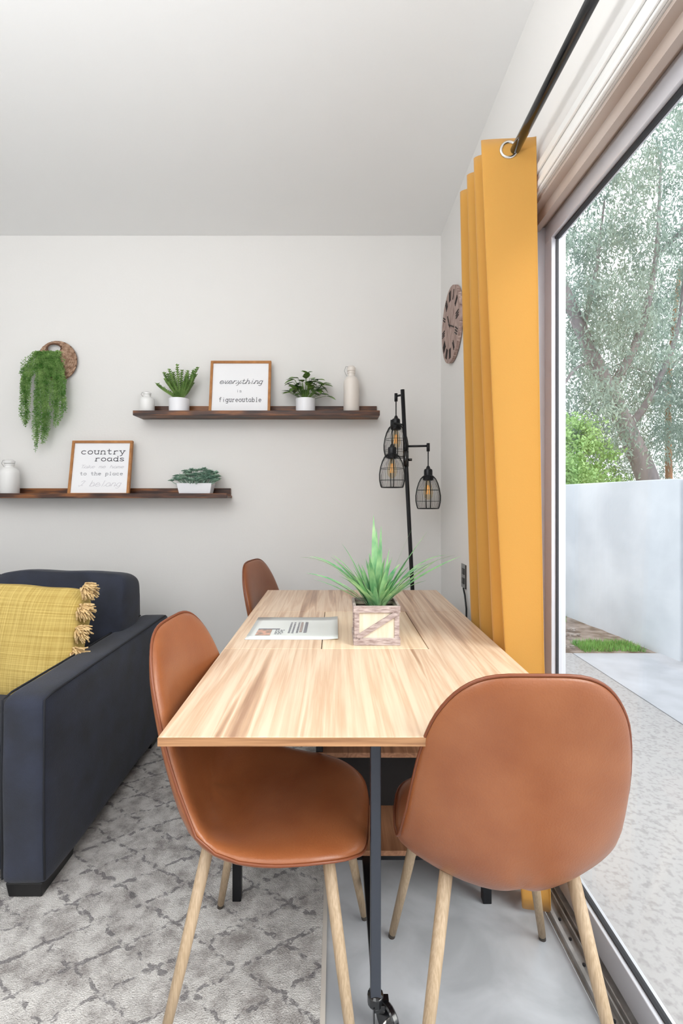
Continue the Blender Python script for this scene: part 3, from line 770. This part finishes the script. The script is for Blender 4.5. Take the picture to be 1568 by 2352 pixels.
# stroke lettering
def arc(cx, cy, rx, ry, a0, a1, n=10): return [(cx+rx*math.cos(math.radians(a0+(a1-a0)*i/n)), cy+ry*math.sin(math.radians(a0+(a1-a0)*i/n))) for i in range(n+1)]
G = {
 'a': [arc(.32, .5, .3, .5, 60, 360), [(.62, 1), (.62, .15), (.75, 0)]], 'b': [[(.08, 1.6), (.08, 0)], arc(.38, .5, .3, .5, 180, -180, 16)],
 'c': [arc(.38, .5, .34, .5, 45, 315)], 'd': [arc(.34, .5, .3, .5, 0, 360, 16), [(.64, 1.6), (.64, 0)]],
 'e': [[(.06, .52), (.68, .52)]+arc(.37, .5, .31, .5, 5, 310)], 'f': [[(.62, 1.5), (.45, 1.6), (.3, 1.4), (.3, 0)], [(.08, 1), (.55, 1)]],
 'g': [arc(.34, .5, .3, .5, 0, 360, 16), [(.64, 1), (.64, -.3), (.45, -.55), (.12, -.45)]], 'h': [[(.1, 1.6), (.1, 0)], [(.1, .7), (.3, 1), (.55, .95), (.62, .7), (.62, 0)]],
 'i': [[(.35, 1), (.35, 0)], [(.33, 1.38), (.37, 1.42)]], 'k': [[(.1, 1.6), (.1, 0)], [(.6, 1), (.1, .4)], [(.25, .55), (.65, 0)]], 'l': [[(.35, 1.6), (.35, 0)]],
 'm': [[(.03, 1), (.03, 0)], [(.03, .75), (.2, 1), (.35, .8), (.35, 0)], [(.35, .75), (.52, 1), (.68, .8), (.68, 0)]], 'n': [[(.1, 1), (.1, 0)], [(.1, .7), (.3, 1), (.55, .95), (.62, .7), (.62, 0)]],
 'o': [arc(.37, .5, .33, .5, 0, 360, 18)], 'p': [[(.1, 1), (.1, -.55)], arc(.38, .5, .3, .5, 180, -180, 16)], 'r': [[(.15, 1), (.15, 0)], [(.15, .6), (.35, .95), (.65, .95)]],
 's': [[(.62, .85), (.4, 1), (.12, .88), (.14, .65), (.55, .4), (.64, .2), (.4, 0), (.08, .12)]], 't': [[(.3, 1.45), (.3, .15), (.45, 0), (.65, .1)], [(.06, 1), (.6, 1)]],
 'u': [[(.1, 1), (.1, .25), (.25, 0), (.5, .05), (.62, .3)], [(.62, 1), (.62, 0)]], 'v': [[(.08, 1), (.36, 0), (.66, 1)]], 'y': [[(.08, 1), (.38, .05)], [(.66, 1), (.3, -.4), (.08, -.5)]],
 'T': [[(0, 1.6), (.75, 1.6)], [(.37, 1.6), (.37, 0)]], 'I': [[(.1, 1.2), (.35, 1.6), (.65, 1.5), (.4, .3), (.1, .0), (.0, .25)], [(.4, .3), (.7, .15)]]}
SERIF = {'n': [(.1, 0), (.62, 0)], 'r': [(.15, 0)], 'u': [(.1, 1), (.62, 1)], 'p': [(.1, -.55)], 'y': [(.08, 1), (.66, 1)], 'l': [(.35, 0)], 'h': [(.1, 0), (.62, 0)], 'd': [(.64, 0)], 'a': []}
def lettering(txt, x0, x1, z, xh, wt, m, par, script=False, y=-.0012, slant=0):
    b = B(); n = len(txt); adv = (x1-x0)/n
    sx = adv*.82/.75 if not script else adv*.86/.75
    for i, ch in enumerate(txt):
        if ch == ' ': continue
        st = list(G[ch])
        if not script and ch in SERIF: st += [[(px-.14, pz), (px+.14, pz)] for px, pz in SERIF[ch]]
        if script and i < n-1 and txt[i+1] != ' ': st.append([(.64, .05), (.78, .15), (.9, .45)])
        for s in st:
            pts = [(x0+i*adv+(px+slant*pz)*sx, z+pz*xh) for px, pz in s]
            for (a, c) in zip(pts, pts[1:]):
                v = Vector((c[0]-a[0], 0, c[1]-a[1]))
                if v.length < 1e-6: continue
                v.normalize(); nn = Vector((-v.z, 0, v.x))*wt/2; e = v*wt*.3
                A = Vector((a[0], y, a[1])); C = Vector((c[0], y, c[1]))
                q = [b.verts.new(A-e+nn), b.verts.new(A-e-nn), b.verts.new(C+e-nn), b.verts.new(C+e+nn)]; b.faces.new(q)
    o = obj('lettering', b, m, par); s_ = o.modifiers.new('solid', 'SOLIDIFY'); s_.thickness = .0004
    return o
def sign(label, cx, zb, w, h, yb, yt):
    """framed sign leaning: bottom at y=yb, top at y=yt (front faces)"""
    lean = math.asin((yt-yb)/h)
    t = thing('framed_sign', label, 'sign', (cx, yb, zb)); t.rotation_euler = (-lean, 0, 0)
    f = .014; b = B()
    box(b, -w/2, w/2, 0, .018, 0, f); box(b, -w/2, w/2, 0, .018, h-f, h); box(b, -w/2, -w/2+f, 0, .018, f, h-f); box(b, w/2-f, w/2, 0, .018, f, h-f)
    obj('frame', b, M['frame'], t, bevel=.0015)
    pn = obj('panel', bx(-w/2+f-.001, w/2-f+.001, .007, .012, f-.001, h-f+.001), M['paper'], t)
    return t, pn
w_, h_ = .338, .312
t, pn = sign('oak framed sign reading everything is figureoutable, on the upper ledge', -.528, ZT+.001, w_, h_, 2.612, 2.665)
Y = .0062
lettering('everything', -.118, .124, .177, .019, .0024, M['ink'], t, True, Y, .25)
lettering('is', -.02, .012, .128, .010, .002, M['inkgrey'], t, False, Y)
lettering('figureoutable', -.115, .122, .072, .0165, .0026, M['ink'], t, False, Y)
t, pn = sign('oak framed sign reading country roads, on the lower ledge', -1.303, ZL+.001, .338, .312, 2.612, 2.665)
lettering('country', -.115, .135, .235, .020, .0036, M['ink'], t, False, Y)
lettering('roads', -.035, .135, .195, .018, .0036, M['ink'], t, False, Y)
lettering('Take me home', -.112, .13, .155, .011, .0016, M['inkpale'], t, True, Y, .2)
lettering('to the place', -.112, .13, .115, .012, .0022, M['inkgrey'], t, False, Y)
lettering('I belong', -.115, .12, .052, .020, .0018, M['inkpale'], t, True, Y, .3)

# bottles
def bottle(label, cx, z, r, h, neck, m, handle=0, cy=2.632):
    t = thing('ceramic_bottle', label, 'bottle', (cx, cy, z))
    hb = h*.70
    pr = [(r*.9, 0), (r, .006), (r, hb*.9), (r*.94, hb), (r*.7, hb+h*.06), (neck*1.05, hb+h*.085), (neck, hb+h*.10), (neck, h*.84), (neck*1.15, h*.85), (neck*1.15, h*.88)]
    obj('body', lathe(B(), pr, 28), m, t, smooth=False, auto=.7)
    st = obj('stopper', lathe(B(), [(neck*.9, h*.88), (neck*1.2, h*.9), (neck*1.25, h*.96), (neck*.8, h)], 20), m, t, auto=.7)
    b = B(); n2 = neck*1.35
    tube(b, [(-n2, 0, h*.80), (-n2*1.5, 0, h*.9), (-n2*1.2, 0, h*.99), (-n2*.6, 0, h*.985)], .0012, 6); obj('wire_clasp', b, M['alu_dark'], t, smooth=True)
    return t
bottle('small squat white ceramic bottle at left end of the upper ledge', -1.039, ZT, .039, .125, .017, M['ceramic'])
bottle('tall slim cream ceramic bottle at right end of the upper ledge', .088, ZT, .0435, .268, .019, M['ceramicw'])
bottle('white ceramic bottle on lower ledge at left edge, beside the country roads sign', -1.800, ZL, .048, .198, .022, M['ceramic'])

# potted plants
def potted(label, cx, z, r, h, cy=2.632, name='potted_plant'):
    t = thing(name, label, 'plant', (cx, cy, z))
    obj('pot', lathe(B(), [(r*.93, 0), (r, .004), (r*1.02, h), (r*.92, h), (r*.9, h-.012)], 32), M['potb'], t, auto=.6)
    obj('soil', lathe(B(), [(r*.88, h-.02), (r*.88, h-.010)], 20), M['soil'], t)
    return t
r_ = random.Random(5)
t = potted('green fern-like plant in round white pot left of the everything sign', -.863, ZT, .054, .086)
stems = [(-1, .115, .085), (-.75, .085, .15), (-.35, .05, .165), (0, .02, .18), (.35, .055, .155), (.7, .09, .15), (1, .115, .165), (.9, .08, .09), (-.5, .10, .07), (.15, .04, .13), (-.15, .03, .13), (.5, .06, .10), (.2, .02, .16), (-.2, .03, .15), (.5, .06, .13), (-.6, .07, .11), (.8, .1, .13), (-.4, .06, .14), (.3, .04, .09), (-.3, .05, .09)]
for (sg, sp, hh) in stems:
    b = B(); yo = r_.uniform(-.04, .02); pts = []
    for i in range(9):
        u = i/8; pts.append(Vector((math.copysign(sp, sg)*u**.9*(1 if sg else .2)+math.sin(u*5)*.004, yo*u, .078+hh*(u**1.1))))
    tube(b, pts, [.0035-.002*i/8 for i in range(9)], 5)
    for i in range(1, 9):
        for k in range(12):
            a = k*PI/3+i; p = pts[i] if k < 6 else (pts[i]+pts[i-1])/2; d_ = (Vector((math.cos(a), math.sin(a), .9))).normalized()*r_.uniform(.016, .027)*(1.1-.3*i/8); s_ = d_.cross(Vector((0, 0, 1))).normalized()*.0055
            q = [b.verts.new(p), b.verts.new(p+d_*.5+s_), b.verts.new(p+d_), b.verts.new(p+d_*.5-s_)]; b.faces.new(q)
    obj('frond', b, M['leaf'], t)
def leaf_shape(b, p, d_, up, L, W, fold=.25):
    d_ = d_.normalized(); s_ = d_.cross(up).normalized(); nn = s_.cross(d_)
    c = [b.verts.new(p+d_*L*u-nn*L*.15*u*u) for u in (0, .25, .5, .75, 1)]
    for sg in (-1, 1):
        e = [b.verts.new(p+d_*L*u+s_*sg*W*w2+nn*fold*W*w2-nn*L*.15*u*u) for u, w2 in ((.22, .8), (.45, 1), (.72, .7))]
        b.faces.new([c[0], c[1], e[0]]); b.faces.new([c[1], c[2], e[1], e[0]]); b.faces.new([c[2], c[3], e[2], e[1]]); b.faces.new([c[3], c[4], e[2]])
t = potted('bushy dark green leafy plant in round white pot right of the everything sign', -.165, ZT, .053, .086)
for i in range(60):
    a = r_.uniform(0, 2*PI); sp = r_.uniform(.02, .11); zz = r_.uniform(.10, .20)-.35*abs(sp-.03)
    p = Vector((math.cos(a)*sp*1.05, math.sin(a)*sp*.45-.01, zz+.01)); b = B()
    tube(b, [(0, 0, .07), tuple(p*.6+Vector((0, 0, .03))), tuple(p)], .0012, 5)
    leaf_shape(b, p, Vector((math.cos(a)*1.0, math.sin(a)*.7-.2, r_.uniform(-.5, .5))), Vector((0, -.3, 1)), r_.uniform(.045, .068), r_.uniform(.017, .026))
    obj('leaf', b, M['leafd'], t)
b = B(); p = Vector((.005, -.01, .225)); tube(b, [(0, 0, .07), tuple(p)], .0015, 5)
for a in (0, 2.1, 4.2): leaf_shape(b, p, Vector((math.cos(a), math.sin(a)*.5-.3, .35)), Vector((0, -.4, 1)), .038, .017)
obj('leaf', b, M['leafd'], t)
# planter trough with succulents
t = thing('succulent_planter', 'blue green succulents in white tapered trough at right end of lower ledge', 'plant', (-.769, 2.632, ZL))
b = B(); lo = (.082, .032); hi = (.096, .042); h = .068
vl = [b.verts.new((sx*lo[0], sy*lo[1], 0)) for sx, sy in ((-1, -1), (1, -1), (1, 1), (-1, 1))]; vh = [b.verts.new((sx*hi[0], sy*hi[1], h)) for sx, sy in ((-1, -1), (1, -1), (1, 1), (-1, 1))]
vi = [b.verts.new((sx*(hi[0]-.006), sy*(hi[1]-.006), h)) for sx, sy in ((-1, -1), (1, -1), (1, 1), (-1, 1))]; vj = [b.verts.new((sx*(hi[0]-.010), sy*(hi[1]-.010), h-.02)) for sx, sy in ((-1, -1), (1, -1), (1, 1), (-1, 1))]
b.faces.new(vl[::-1]); b.faces.new(vj)
for i in range(4):
    j = (i+1) % 4; b.faces.new([vl[i], vl[j], vh[j], vh[i]]); b.faces.new([vh[i], vh[j], vi[j], vi[i]]); b.faces.new([vi[i], vi[j], vj[j], vj[i]])
obj('pot', b, M['potb'], t, bevel=.002)
for i in range(90):
    x = r_.uniform(-.125, .125); y = r_.uniform(-.05, .03); z = .068+.088*(1-(abs(x)/.16)**3)*(.12+.88*(y+.05)/.08)*r_.uniform(.75, 1)
    b = B(); tube(b, [(x*.6, y*.4, .05), (x*.9, y, z-.01), (x, y, z)], .0018, 5)
    for ring_, (n, el, L_) in enumerate(((6, .15, .020), (5, .7, .016), (3, 1.2, .010))):
        for k in range(n):
            a = 2*PI*k/n+ring_*.5+i; leaf_shape(b, Vector((x, y, z)), Vector((math.cos(a)*math.cos(el), math.sin(a)*math.cos(el)-.7, math.sin(el)+.1)), Vector((.1, .1, 1)), L_*1.15, L_*.6)
    obj('rosette', b, M['leafb'], t)

# wall basket + trailing plant
BX, BZ, BR = -1.572, 1.962, .110
t = thing('wall_basket', 'round brown woven wall basket with handle opening, hung at upper left of back wall', 'basket', (BX, YB, BZ))
b = B()
NR = 22
for k in range(5, NR+1):                        # concentric woven coils with a handle gap near the top
    r = BR*k/NR; pts = []
    for i in range(73):
        a = 2*PI*i/72
        x, z = r*math.cos(a), r*math.sin(a)
        dp = -.02-.022*(1-(r/BR)**2)
        inside = (x+.012)**2/.044**2+(z-.070)**2/.028**2 < 1
        if inside or r*math.sin(a) > .10 and False:
            if len(pts) > 1: tube(b, pts, .0034, 5)
            pts = []; continue
        pts.append((x, dp+.0018*math.sin(a*18+k*PI), z))
    if len(pts) > 1: tube(b, pts, .0034, 5)
for k in range(0, 5):
    r = BR*(k+.3)/NR; tube(b, [(r*math.cos(a*PI/12), -.042, r*math.sin(a*PI/12)) for a in range(25)], .0034, 5)
obj('weave', b, M['wicker'], t, smooth=True)
b = B(); torus(b, (0, -.018, 0), BR, .004, 'Y', 48, 8); torus(b, (-.012, -.026, .068), .027, .005, 'Y', 30, 6, rx=1.5); obj('rim', b, M['rattan'], t, smooth=True)
b = B(); tube(b, [(0, -.001, BR-.008), (0, -.016, BR-.003)], .003, 6); obj('hook', b, M['black'], t)
t = thing('trailing_plant', 'trailing string plant spilling green strands down from round wall basket', 'plant', (BX-.015, YB-.05, BZ+.035))
r_ = random.Random(17)
def strand(x0, y0, z0, x1, zend):
    b = B(); n = int(max(4, (z0-zend)/.0085)); pts = []
    for i in range(n+1):
        u = i/n; pts.append(Vector((x0+(x1-x0)*min(1, u*2.2)**.7+.004*math.sin(u*9+x0*70), y0-.016*min(1, u*4), z0+.018*math.sin(min(1, u*5)*PI)*.7+(zend-z0)*u)))
    tube(b, pts, .0008, 4)
    for i in range(n):
        for k in range(3):
            a = r_.uniform(0, 2*PI); c = pts[i]+Vector((0, 0, r_.uniform(-.004, .004))); d_ = Vector((math.cos(a), math.sin(a)*.9, r_.uniform(-.6, .3))).normalized()
            L_ = r_.uniform(.009, .014); s_ = d_.cross(Vector((0, 0, 1)))*L_*.42; up = Vector((0, 0, L_*.25))
            q = [b.verts.new(c), b.verts.new(c+d_*L_*.5+s_+up), b.verts.new(c+d_*L_), b.verts.new(c+d_*L_*.5-s_+up)]; b.faces.new(q)
    obj('strand', b, M['leafh'], t)
for i in range(100):
    x0 = r_.uniform(-.09, .055); side = (x0+.02)/.07
    x1 = -.155+.245*r_.random()
    f = 1-abs((x1+.05)/.14)**2
    if x1 < .0: ln = .26+.26*max(0, f)*r_.uniform(.5, 1)
    else: ln = r_.uniform(.26, .42)
    if -.10 < x1 < -.05: ln = r_.uniform(.40, .56)
    if r_.random() < .35: ln *= r_.uniform(.3, .7)
    strand(x0, r_.uniform(-.005, .012), r_.uniform(-.005, .01), x1, -ln)

# ------------------------------------------------------------------ clock on right wall
CYc, CZc, CR = 2.41, 2.062, .187
t = thing('wall_clock', 'round rustic wooden plank clock on right wall, half hidden by the curtain', 'clock', (XW, CYc, CZc))
b = B(); n = 6
for k in range(n):
    z0 = -CR+2*CR*k/n+.001; z1 = -CR+2*CR*(k+1)/n-.001; m_ = 8
    pts = [(math.sqrt(max(1e-6, CR**2-(z0+(z1-z0)*i/m_)**2)), z0+(z1-z0)*i/m_) for i in range(m_+1)]
    poly = [(-y, z) for y, z in pts]+[(y, z) for y, z in reversed(pts)]
    f0 = [b.verts.new((-.004, y, z)) for y, z in poly]; f1 = [b.verts.new((-.020, y, z)) for y, z in poly]
    b.faces.new(f0); b.faces.new(f1[::-1]); N = len(poly)
    for i in range(N): b.faces.new([f0[i], f0[(i+1) % N], f1[(i+1) % N], f1[i]])
bmesh.ops.transform(b, matrix=rotm('X', math.radians(-28)), verts=b.verts)
obj('face', b, M['clockw'], t)
b = B(); lathe(b, [(CR-.03, 0), (CR-.03, .004)], 40); b.free()
for hh in range(12):
    b = B(); a = hh*PI/6; nb = (3, 1, 2, 3, 3, 2, 3, 3, 4, 3, 2, 3)[hh]
    for k in range(nb):
        u = (k-(nb-1)/2)*.012
        box(b, -.0225, -.0205, u-.0028, u+.0028, CR*.64, CR*.90, rotm('X', a))
    obj('numeral', b, M['clockd'], t)
for (a, L_, w2) in ((2.0, .10, .005), (-.6, .07, .006)):
    b = B(); box(b, -.026, -.024, -w2/2, w2/2, -.015, L_, rotm('X', a)); obj('hand', b, M['clockd'], t)
# outlet plate and cord
t = thing('outlet_plate', 'black outlet plate on right wall just above table, beside the curtain', 'outlet', (XW, 2.215, .823))
obj('plate', bx(-.006, -.0003, -.036, .036, -.0555, .0555), M['blackgl'], t, bevel=.002)
for z in (-.022, .022): obj('socket', bx(-.008, -.0055, -.017, .017, z-.014, z+.014), M['black'], t, bevel=.002)
b = B(); tube(b, [(XW-.012, 2.19, .772), (XW-.012, 2.165, .745), (XW-.012, 2.14, .69), (XW-.014, 2.12, .35), (XW-.03, 2.2, .02), (XW-.06, 2.35, .008), (.52, 2.43, .008), (.47, 2.45, .008)], .004, 8)
tag(obj('power_cord', b, M['black'], None, smooth=True), 'black cord hanging below the black outlet plate', 'cord')

# ------------------------------------------------------------------ floor lamp
LX, LY = .435, 2.47
t = thing('floor_lamp', 'black three-arm floor lamp with wire cage shades standing behind table in the corner', 'lamp', (LX, LY, 0))
obj('base', lathe(B(), [(.10, 0), (.105, .004), (.105, .016), (.09, .022), (.02, .026)], 40), M['black'], t, auto=.6)
def pole_x(z): return -.05*z       # slight lean
obj('pole', tube(B(), [(pole_x(z)*1.0, 0, z) for z in (.02, .6, 1.2, 1.749)], .0105, 16), M['black'], t, smooth=True)
b = B(); tube(b, [(pole_x(1.4), 0, 1.35), (pole_x(1.4), 0, 1.43)], .0155, 16); tube(b, [(pole_x(1.4)+.012, -.004, 1.385), (pole_x(1.4)+.03, -.01, 1.385)], .007, 10); obj('switch', b, M['blackgl'], t, smooth=True)
b = B(); tube(b, [(pole_x(1.44), 0, 1.432), (pole_x(1.44), 0, 1.475)], .0135, 16); obj('collar', b, M['black'], t, smooth=True)
def lamp_head(x, y, ztop, zsock):
    """hanging rod from ztop to the socket, cage shade and bulb below"""
    z = zsock
    arm = B(); zr = ztop; px = pole_x(zr)
    tube(arm, [(px, 0, zr), (x, y, zr+.0)], .0055, 10)
    a = obj('arm', arm, M['black'], t, smooth=True)
    b = B(); tube(b, [(x, y, zr-.028), (x, y, zr+.014)], .0085, 12); obj('arm_joint', b, M['black'], a, smooth=True)
    b = B(); tube(b, [(x, y, zr-.02), (x, y, z)], .003, 8); obj('drop_rod', b, M['black'], t, smooth=True)
    b = B(); lathe(b, [(.006, z+.014), (.012, z), (.020, z-.004), (.022, z-.012), (.022, z-.034), (.027, z-.038), (.027, z-.058), (.020, z-.062)], 20, x, y); obj('socket', b, M['black'], t, auto=.6)
    prof = [(.026, -.040), (.038, -.052), (.049, -.075), (.058, -.105), (.0635, -.140), (.063, -.168), (.058, -.192), (.0535, -.205)]
    sh = B(); NW = 40
    for k in range(NW):
        an = 2*PI*k/NW; tube(sh, [(x+r*math.cos(an), y+r*math.sin(an), z+dz) for r, dz in prof], .00085, 4)
    so = obj('cage_shade', sh, M['black'], t)
    b = B()
    for k in range(4):
        an = 2*PI*k/4+.0; tube(b, [(x+r*math.cos(an), y+r*math.sin(an), z+dz) for r, dz in prof], .0026, 6)
    torus(b, (x, y, z-.205), .0535, .0022, 'Z', 36, 6); torus(b, (x, y, z-.041), .027, .003, 'Z', 24, 6); torus(b, (x, y, z-.168), .063, .001, 'Z', 36, 5); torus(b, (x, y, z-.11), .0588, .001, 'Z', 36, 5)
    obj('shade_rim', b, M['black'], so, smooth=True)
    bp = [(.010, -.062), (.013, -.072), (.018, -.09), (.024, -.112), (.025, -.128), (.020, -.146), (.010, -.157), (.002, -.160)]
    b = lathe(B(), [(r, z+dz) for r, dz in bp], 20, x, y); bo = obj('bulb', b, M['bulb'], t, smooth=True)
    b = B()
    for k in range(6):
        an = PI*k/3; tube(b, [(x+.004*math.cos(an), y+.004*math.sin(an), z-.085), (x+.010*math.cos(an), y+.010*math.sin(an), z-.132)], .0011, 4)
    obj('filament', b, M['fil'], bo)
# (positions in lamp-local metres)
lamp_head(.477-LX+.0, -.02, 1.455, 1.338)
lamp_head(-.117, .03, 1.722, 1.605)
lamp_head(-.150, -.075, 1.565, 1.445)

# ------------------------------------------------------------------ curtain and rod
RXx, RZ = .520, 2.192
t = thing('curtain_rod', 'long black curtain rod above the sliding door', 'curtain rod', (RXx, .3, RZ))
obj('pole', tube(B(), [(0, -1.9, 0), (0, .4, 0)], .0155, 24), M['blackgl'], t, smooth=True)
obj('pole', tube(B(), [(0, .38, 0), (0, 1.52, 0)], .0135, 24), M['blackgl'], t, smooth=True)
b = B(); tube(b, [(0, 1.52, 0), (0, 1.535, 0), (0, 1.56, 0)], [.019, .019, .012], 20); obj('finial', b, M['black'], t, smooth=True)
for y in (-1.85, 1.50):
    b = B(); tube(b, [(0, y, -.018), (XW-RXx, y, -.018)], .005, 8); box(b, XW-RXx-.006, XW-RXx-.0005, y-.015, y+.015, -.05, .02); obj('bracket', b, M['black'], t)
t = thing('curtain', 'mustard yellow grommet curtain gathered between table and sliding door', 'curtain', (RXx, 1.5, 0))
CT = RZ+.034
Ypk = {CT: [1.392, 1.462, 1.538, 1.622], .75: [1.375, 1.480, 1.605, 1.725], 0.02: [1.36, 1.47, 1.60, 1.72]}
def lerp(a, b, u): return a+(b-a)*u
def cparams(z):
    if z > .75: u = (z-.75)/(CT-.75); yk = [lerp(a, c, u) for a, c in zip(Ypk[.75], Ypk[CT])]; xl = lerp(.489, .424, u**.9); xr = lerp(.590, .578, u)
    else: u = z/.75; yk = [lerp(a, c, u) for a, c in zip(Ypk[0.02], Ypk[.75])]; xl = lerp(.53, .489, u); xr = lerp(.605, .590, u)
    return xl, xr, yk
def cpt(s, z):
    xl, xr, yk = cparams(z)
    kn = [0, 1, 3, 5, 7, 8]; yv = [yk[0]-.020, yk[0]-.004, yk[1], yk[2], yk[3], yk[3]+.03]
    y = float(np.interp(s, kn, yv)); m_ = (xl+xr)/2; a = (xr-xl)/2
    if s > 1: y += .010*math.sin(2*PI*(s-1)/2*1.0)*1
    wob = .004*math.sin(s*1.7+z*2.2)*(1-z/2.3)
    c = math.cos(PI*s); c = math.copysign(abs(c)**.8, c)
    return (m_+a*c+wob-RXx, y-1.5+.5*wob, z)
NS, NZ = 128, 60; zs = [.015+(CT-.015)*j/NZ for j in range(NZ+1)]
b = B(); gr = [[b.verts.new(cpt(8*i/NS, z)) for z in zs] for i in range(NS+1)]
for i in range(NS):
    for j in range(NZ): b.faces.new([gr[i][j], gr[i+1][j], gr[i+1][j+1], gr[i][j+1]])
cu = obj('panel', b, M['curtain'], t, smooth=True); s_ = cu.modifiers.new('solid', 'SOLIDIFY'); s_.thickness = .0022
for s0 in (.5, 1.5, 2.5, 3.5, 4.5, 5.5, 6.5, 7.5):
    p = Vector(cpt(s0, RZ)); q0 = Vector(cpt(s0-.08, RZ)); q1 = Vector(cpt(s0+.08, RZ)); tg = (q1-q0).normalized()
    pts = [p + tg*(math.cos(a*PI/16)*.0225)+Vector((0, 0, math.sin(a*PI/16)*.0225)) for a in range(32)]
    obj('grommet', tube(B(), pts, .0045, 8, closed=True), M['chrome'], t, smooth=True)

# ------------------------------------------------------------------ light
w = bpy.data.worlds.new('World'); scn.world = w; w.use_nodes = True
bg = w.node_tree.nodes['Background']; bg.inputs[0].default_value = (.93, .965, 1, 1); bg.inputs[1].default_value = 1.7
def light(kind, loc, energy, size=1, color=(1, 1, 1), rot=(0, 0, 0), sy=None, name='lamp_light'):
    l = bpy.data.lights.new(name, kind); l.energy = energy; l.color = color
    if kind == 'AREA':
        l.size = size
        if sy: l.shape = 'RECTANGLE'; l.size_y = sy
    elif kind == 'POINT': l.shadow_soft_size = size
    elif kind == 'SUN': l.angle = size
    o = bpy.data.objects.new(name, l); COL.objects.link(o); o.location = loc; o.rotation_euler = rot; return o
# daylight portals at the openings
for loc, rot, sx, sy in (((XW+.16, (OY0+OY1)/2, 1.03), (0, math.radians(90), 0), 2.06, OY1-OY0), ((-1.4, YF-.13, 1.5), (math.radians(90), 0, 0), 2.4, 1.4)):
    p = light('AREA', loc, 1, sx, rot=rot, sy=sy, name='daylight_portal'); p.data.cycles.is_portal = True
# hazy sun, high, from outside the door
sun = light('SUN', (4, -2, 5), 2.0, math.radians(35), (1, .97, .92), name='sun')
sun.rotation_euler = Vector((-1.0, .75, -.85)).to_track_quat('-Z', 'Y').to_euler()
# unseen fill lights added behind the viewer, without fixtures
light('POINT', (-1.6, -1.0, 2.15), 16, .25, (.98, .99, 1), name='room_fill')  # added point fill to lift the general room brightness
light('AREA', (-1.0, -.55, 1.6), 78, .6, (.97, .985, 1), rot=(PI, 0, 0), name='ceiling_fill')  # added area fill aimed upward to brighten the ceiling

# ------------------------------------------------------------------ camera
cam = bpy.data.cameras.new('camera'); co = bpy.data.objects.new('camera', cam); COL.objects.link(co)
co.location = (0, 0, 1.18); co.rotation_euler = (PI/2, 0, 0)
cam.sensor_fit = 'VERTICAL'; cam.sensor_height = 36; cam.sensor_width = 24; cam.lens = 1094/2352*36
cam.shift_x = 14/2352; cam.shift_y = -29/2352; cam.clip_start = .02; cam.clip_end = 200
scn.camera = co
vs_ = scn.view_settings; vs_.view_transform = 'Standard'; vs_.look = 'None'; vs_.gamma = 1; vs_.use_curve_mapping = False; vs_.exposure = .33
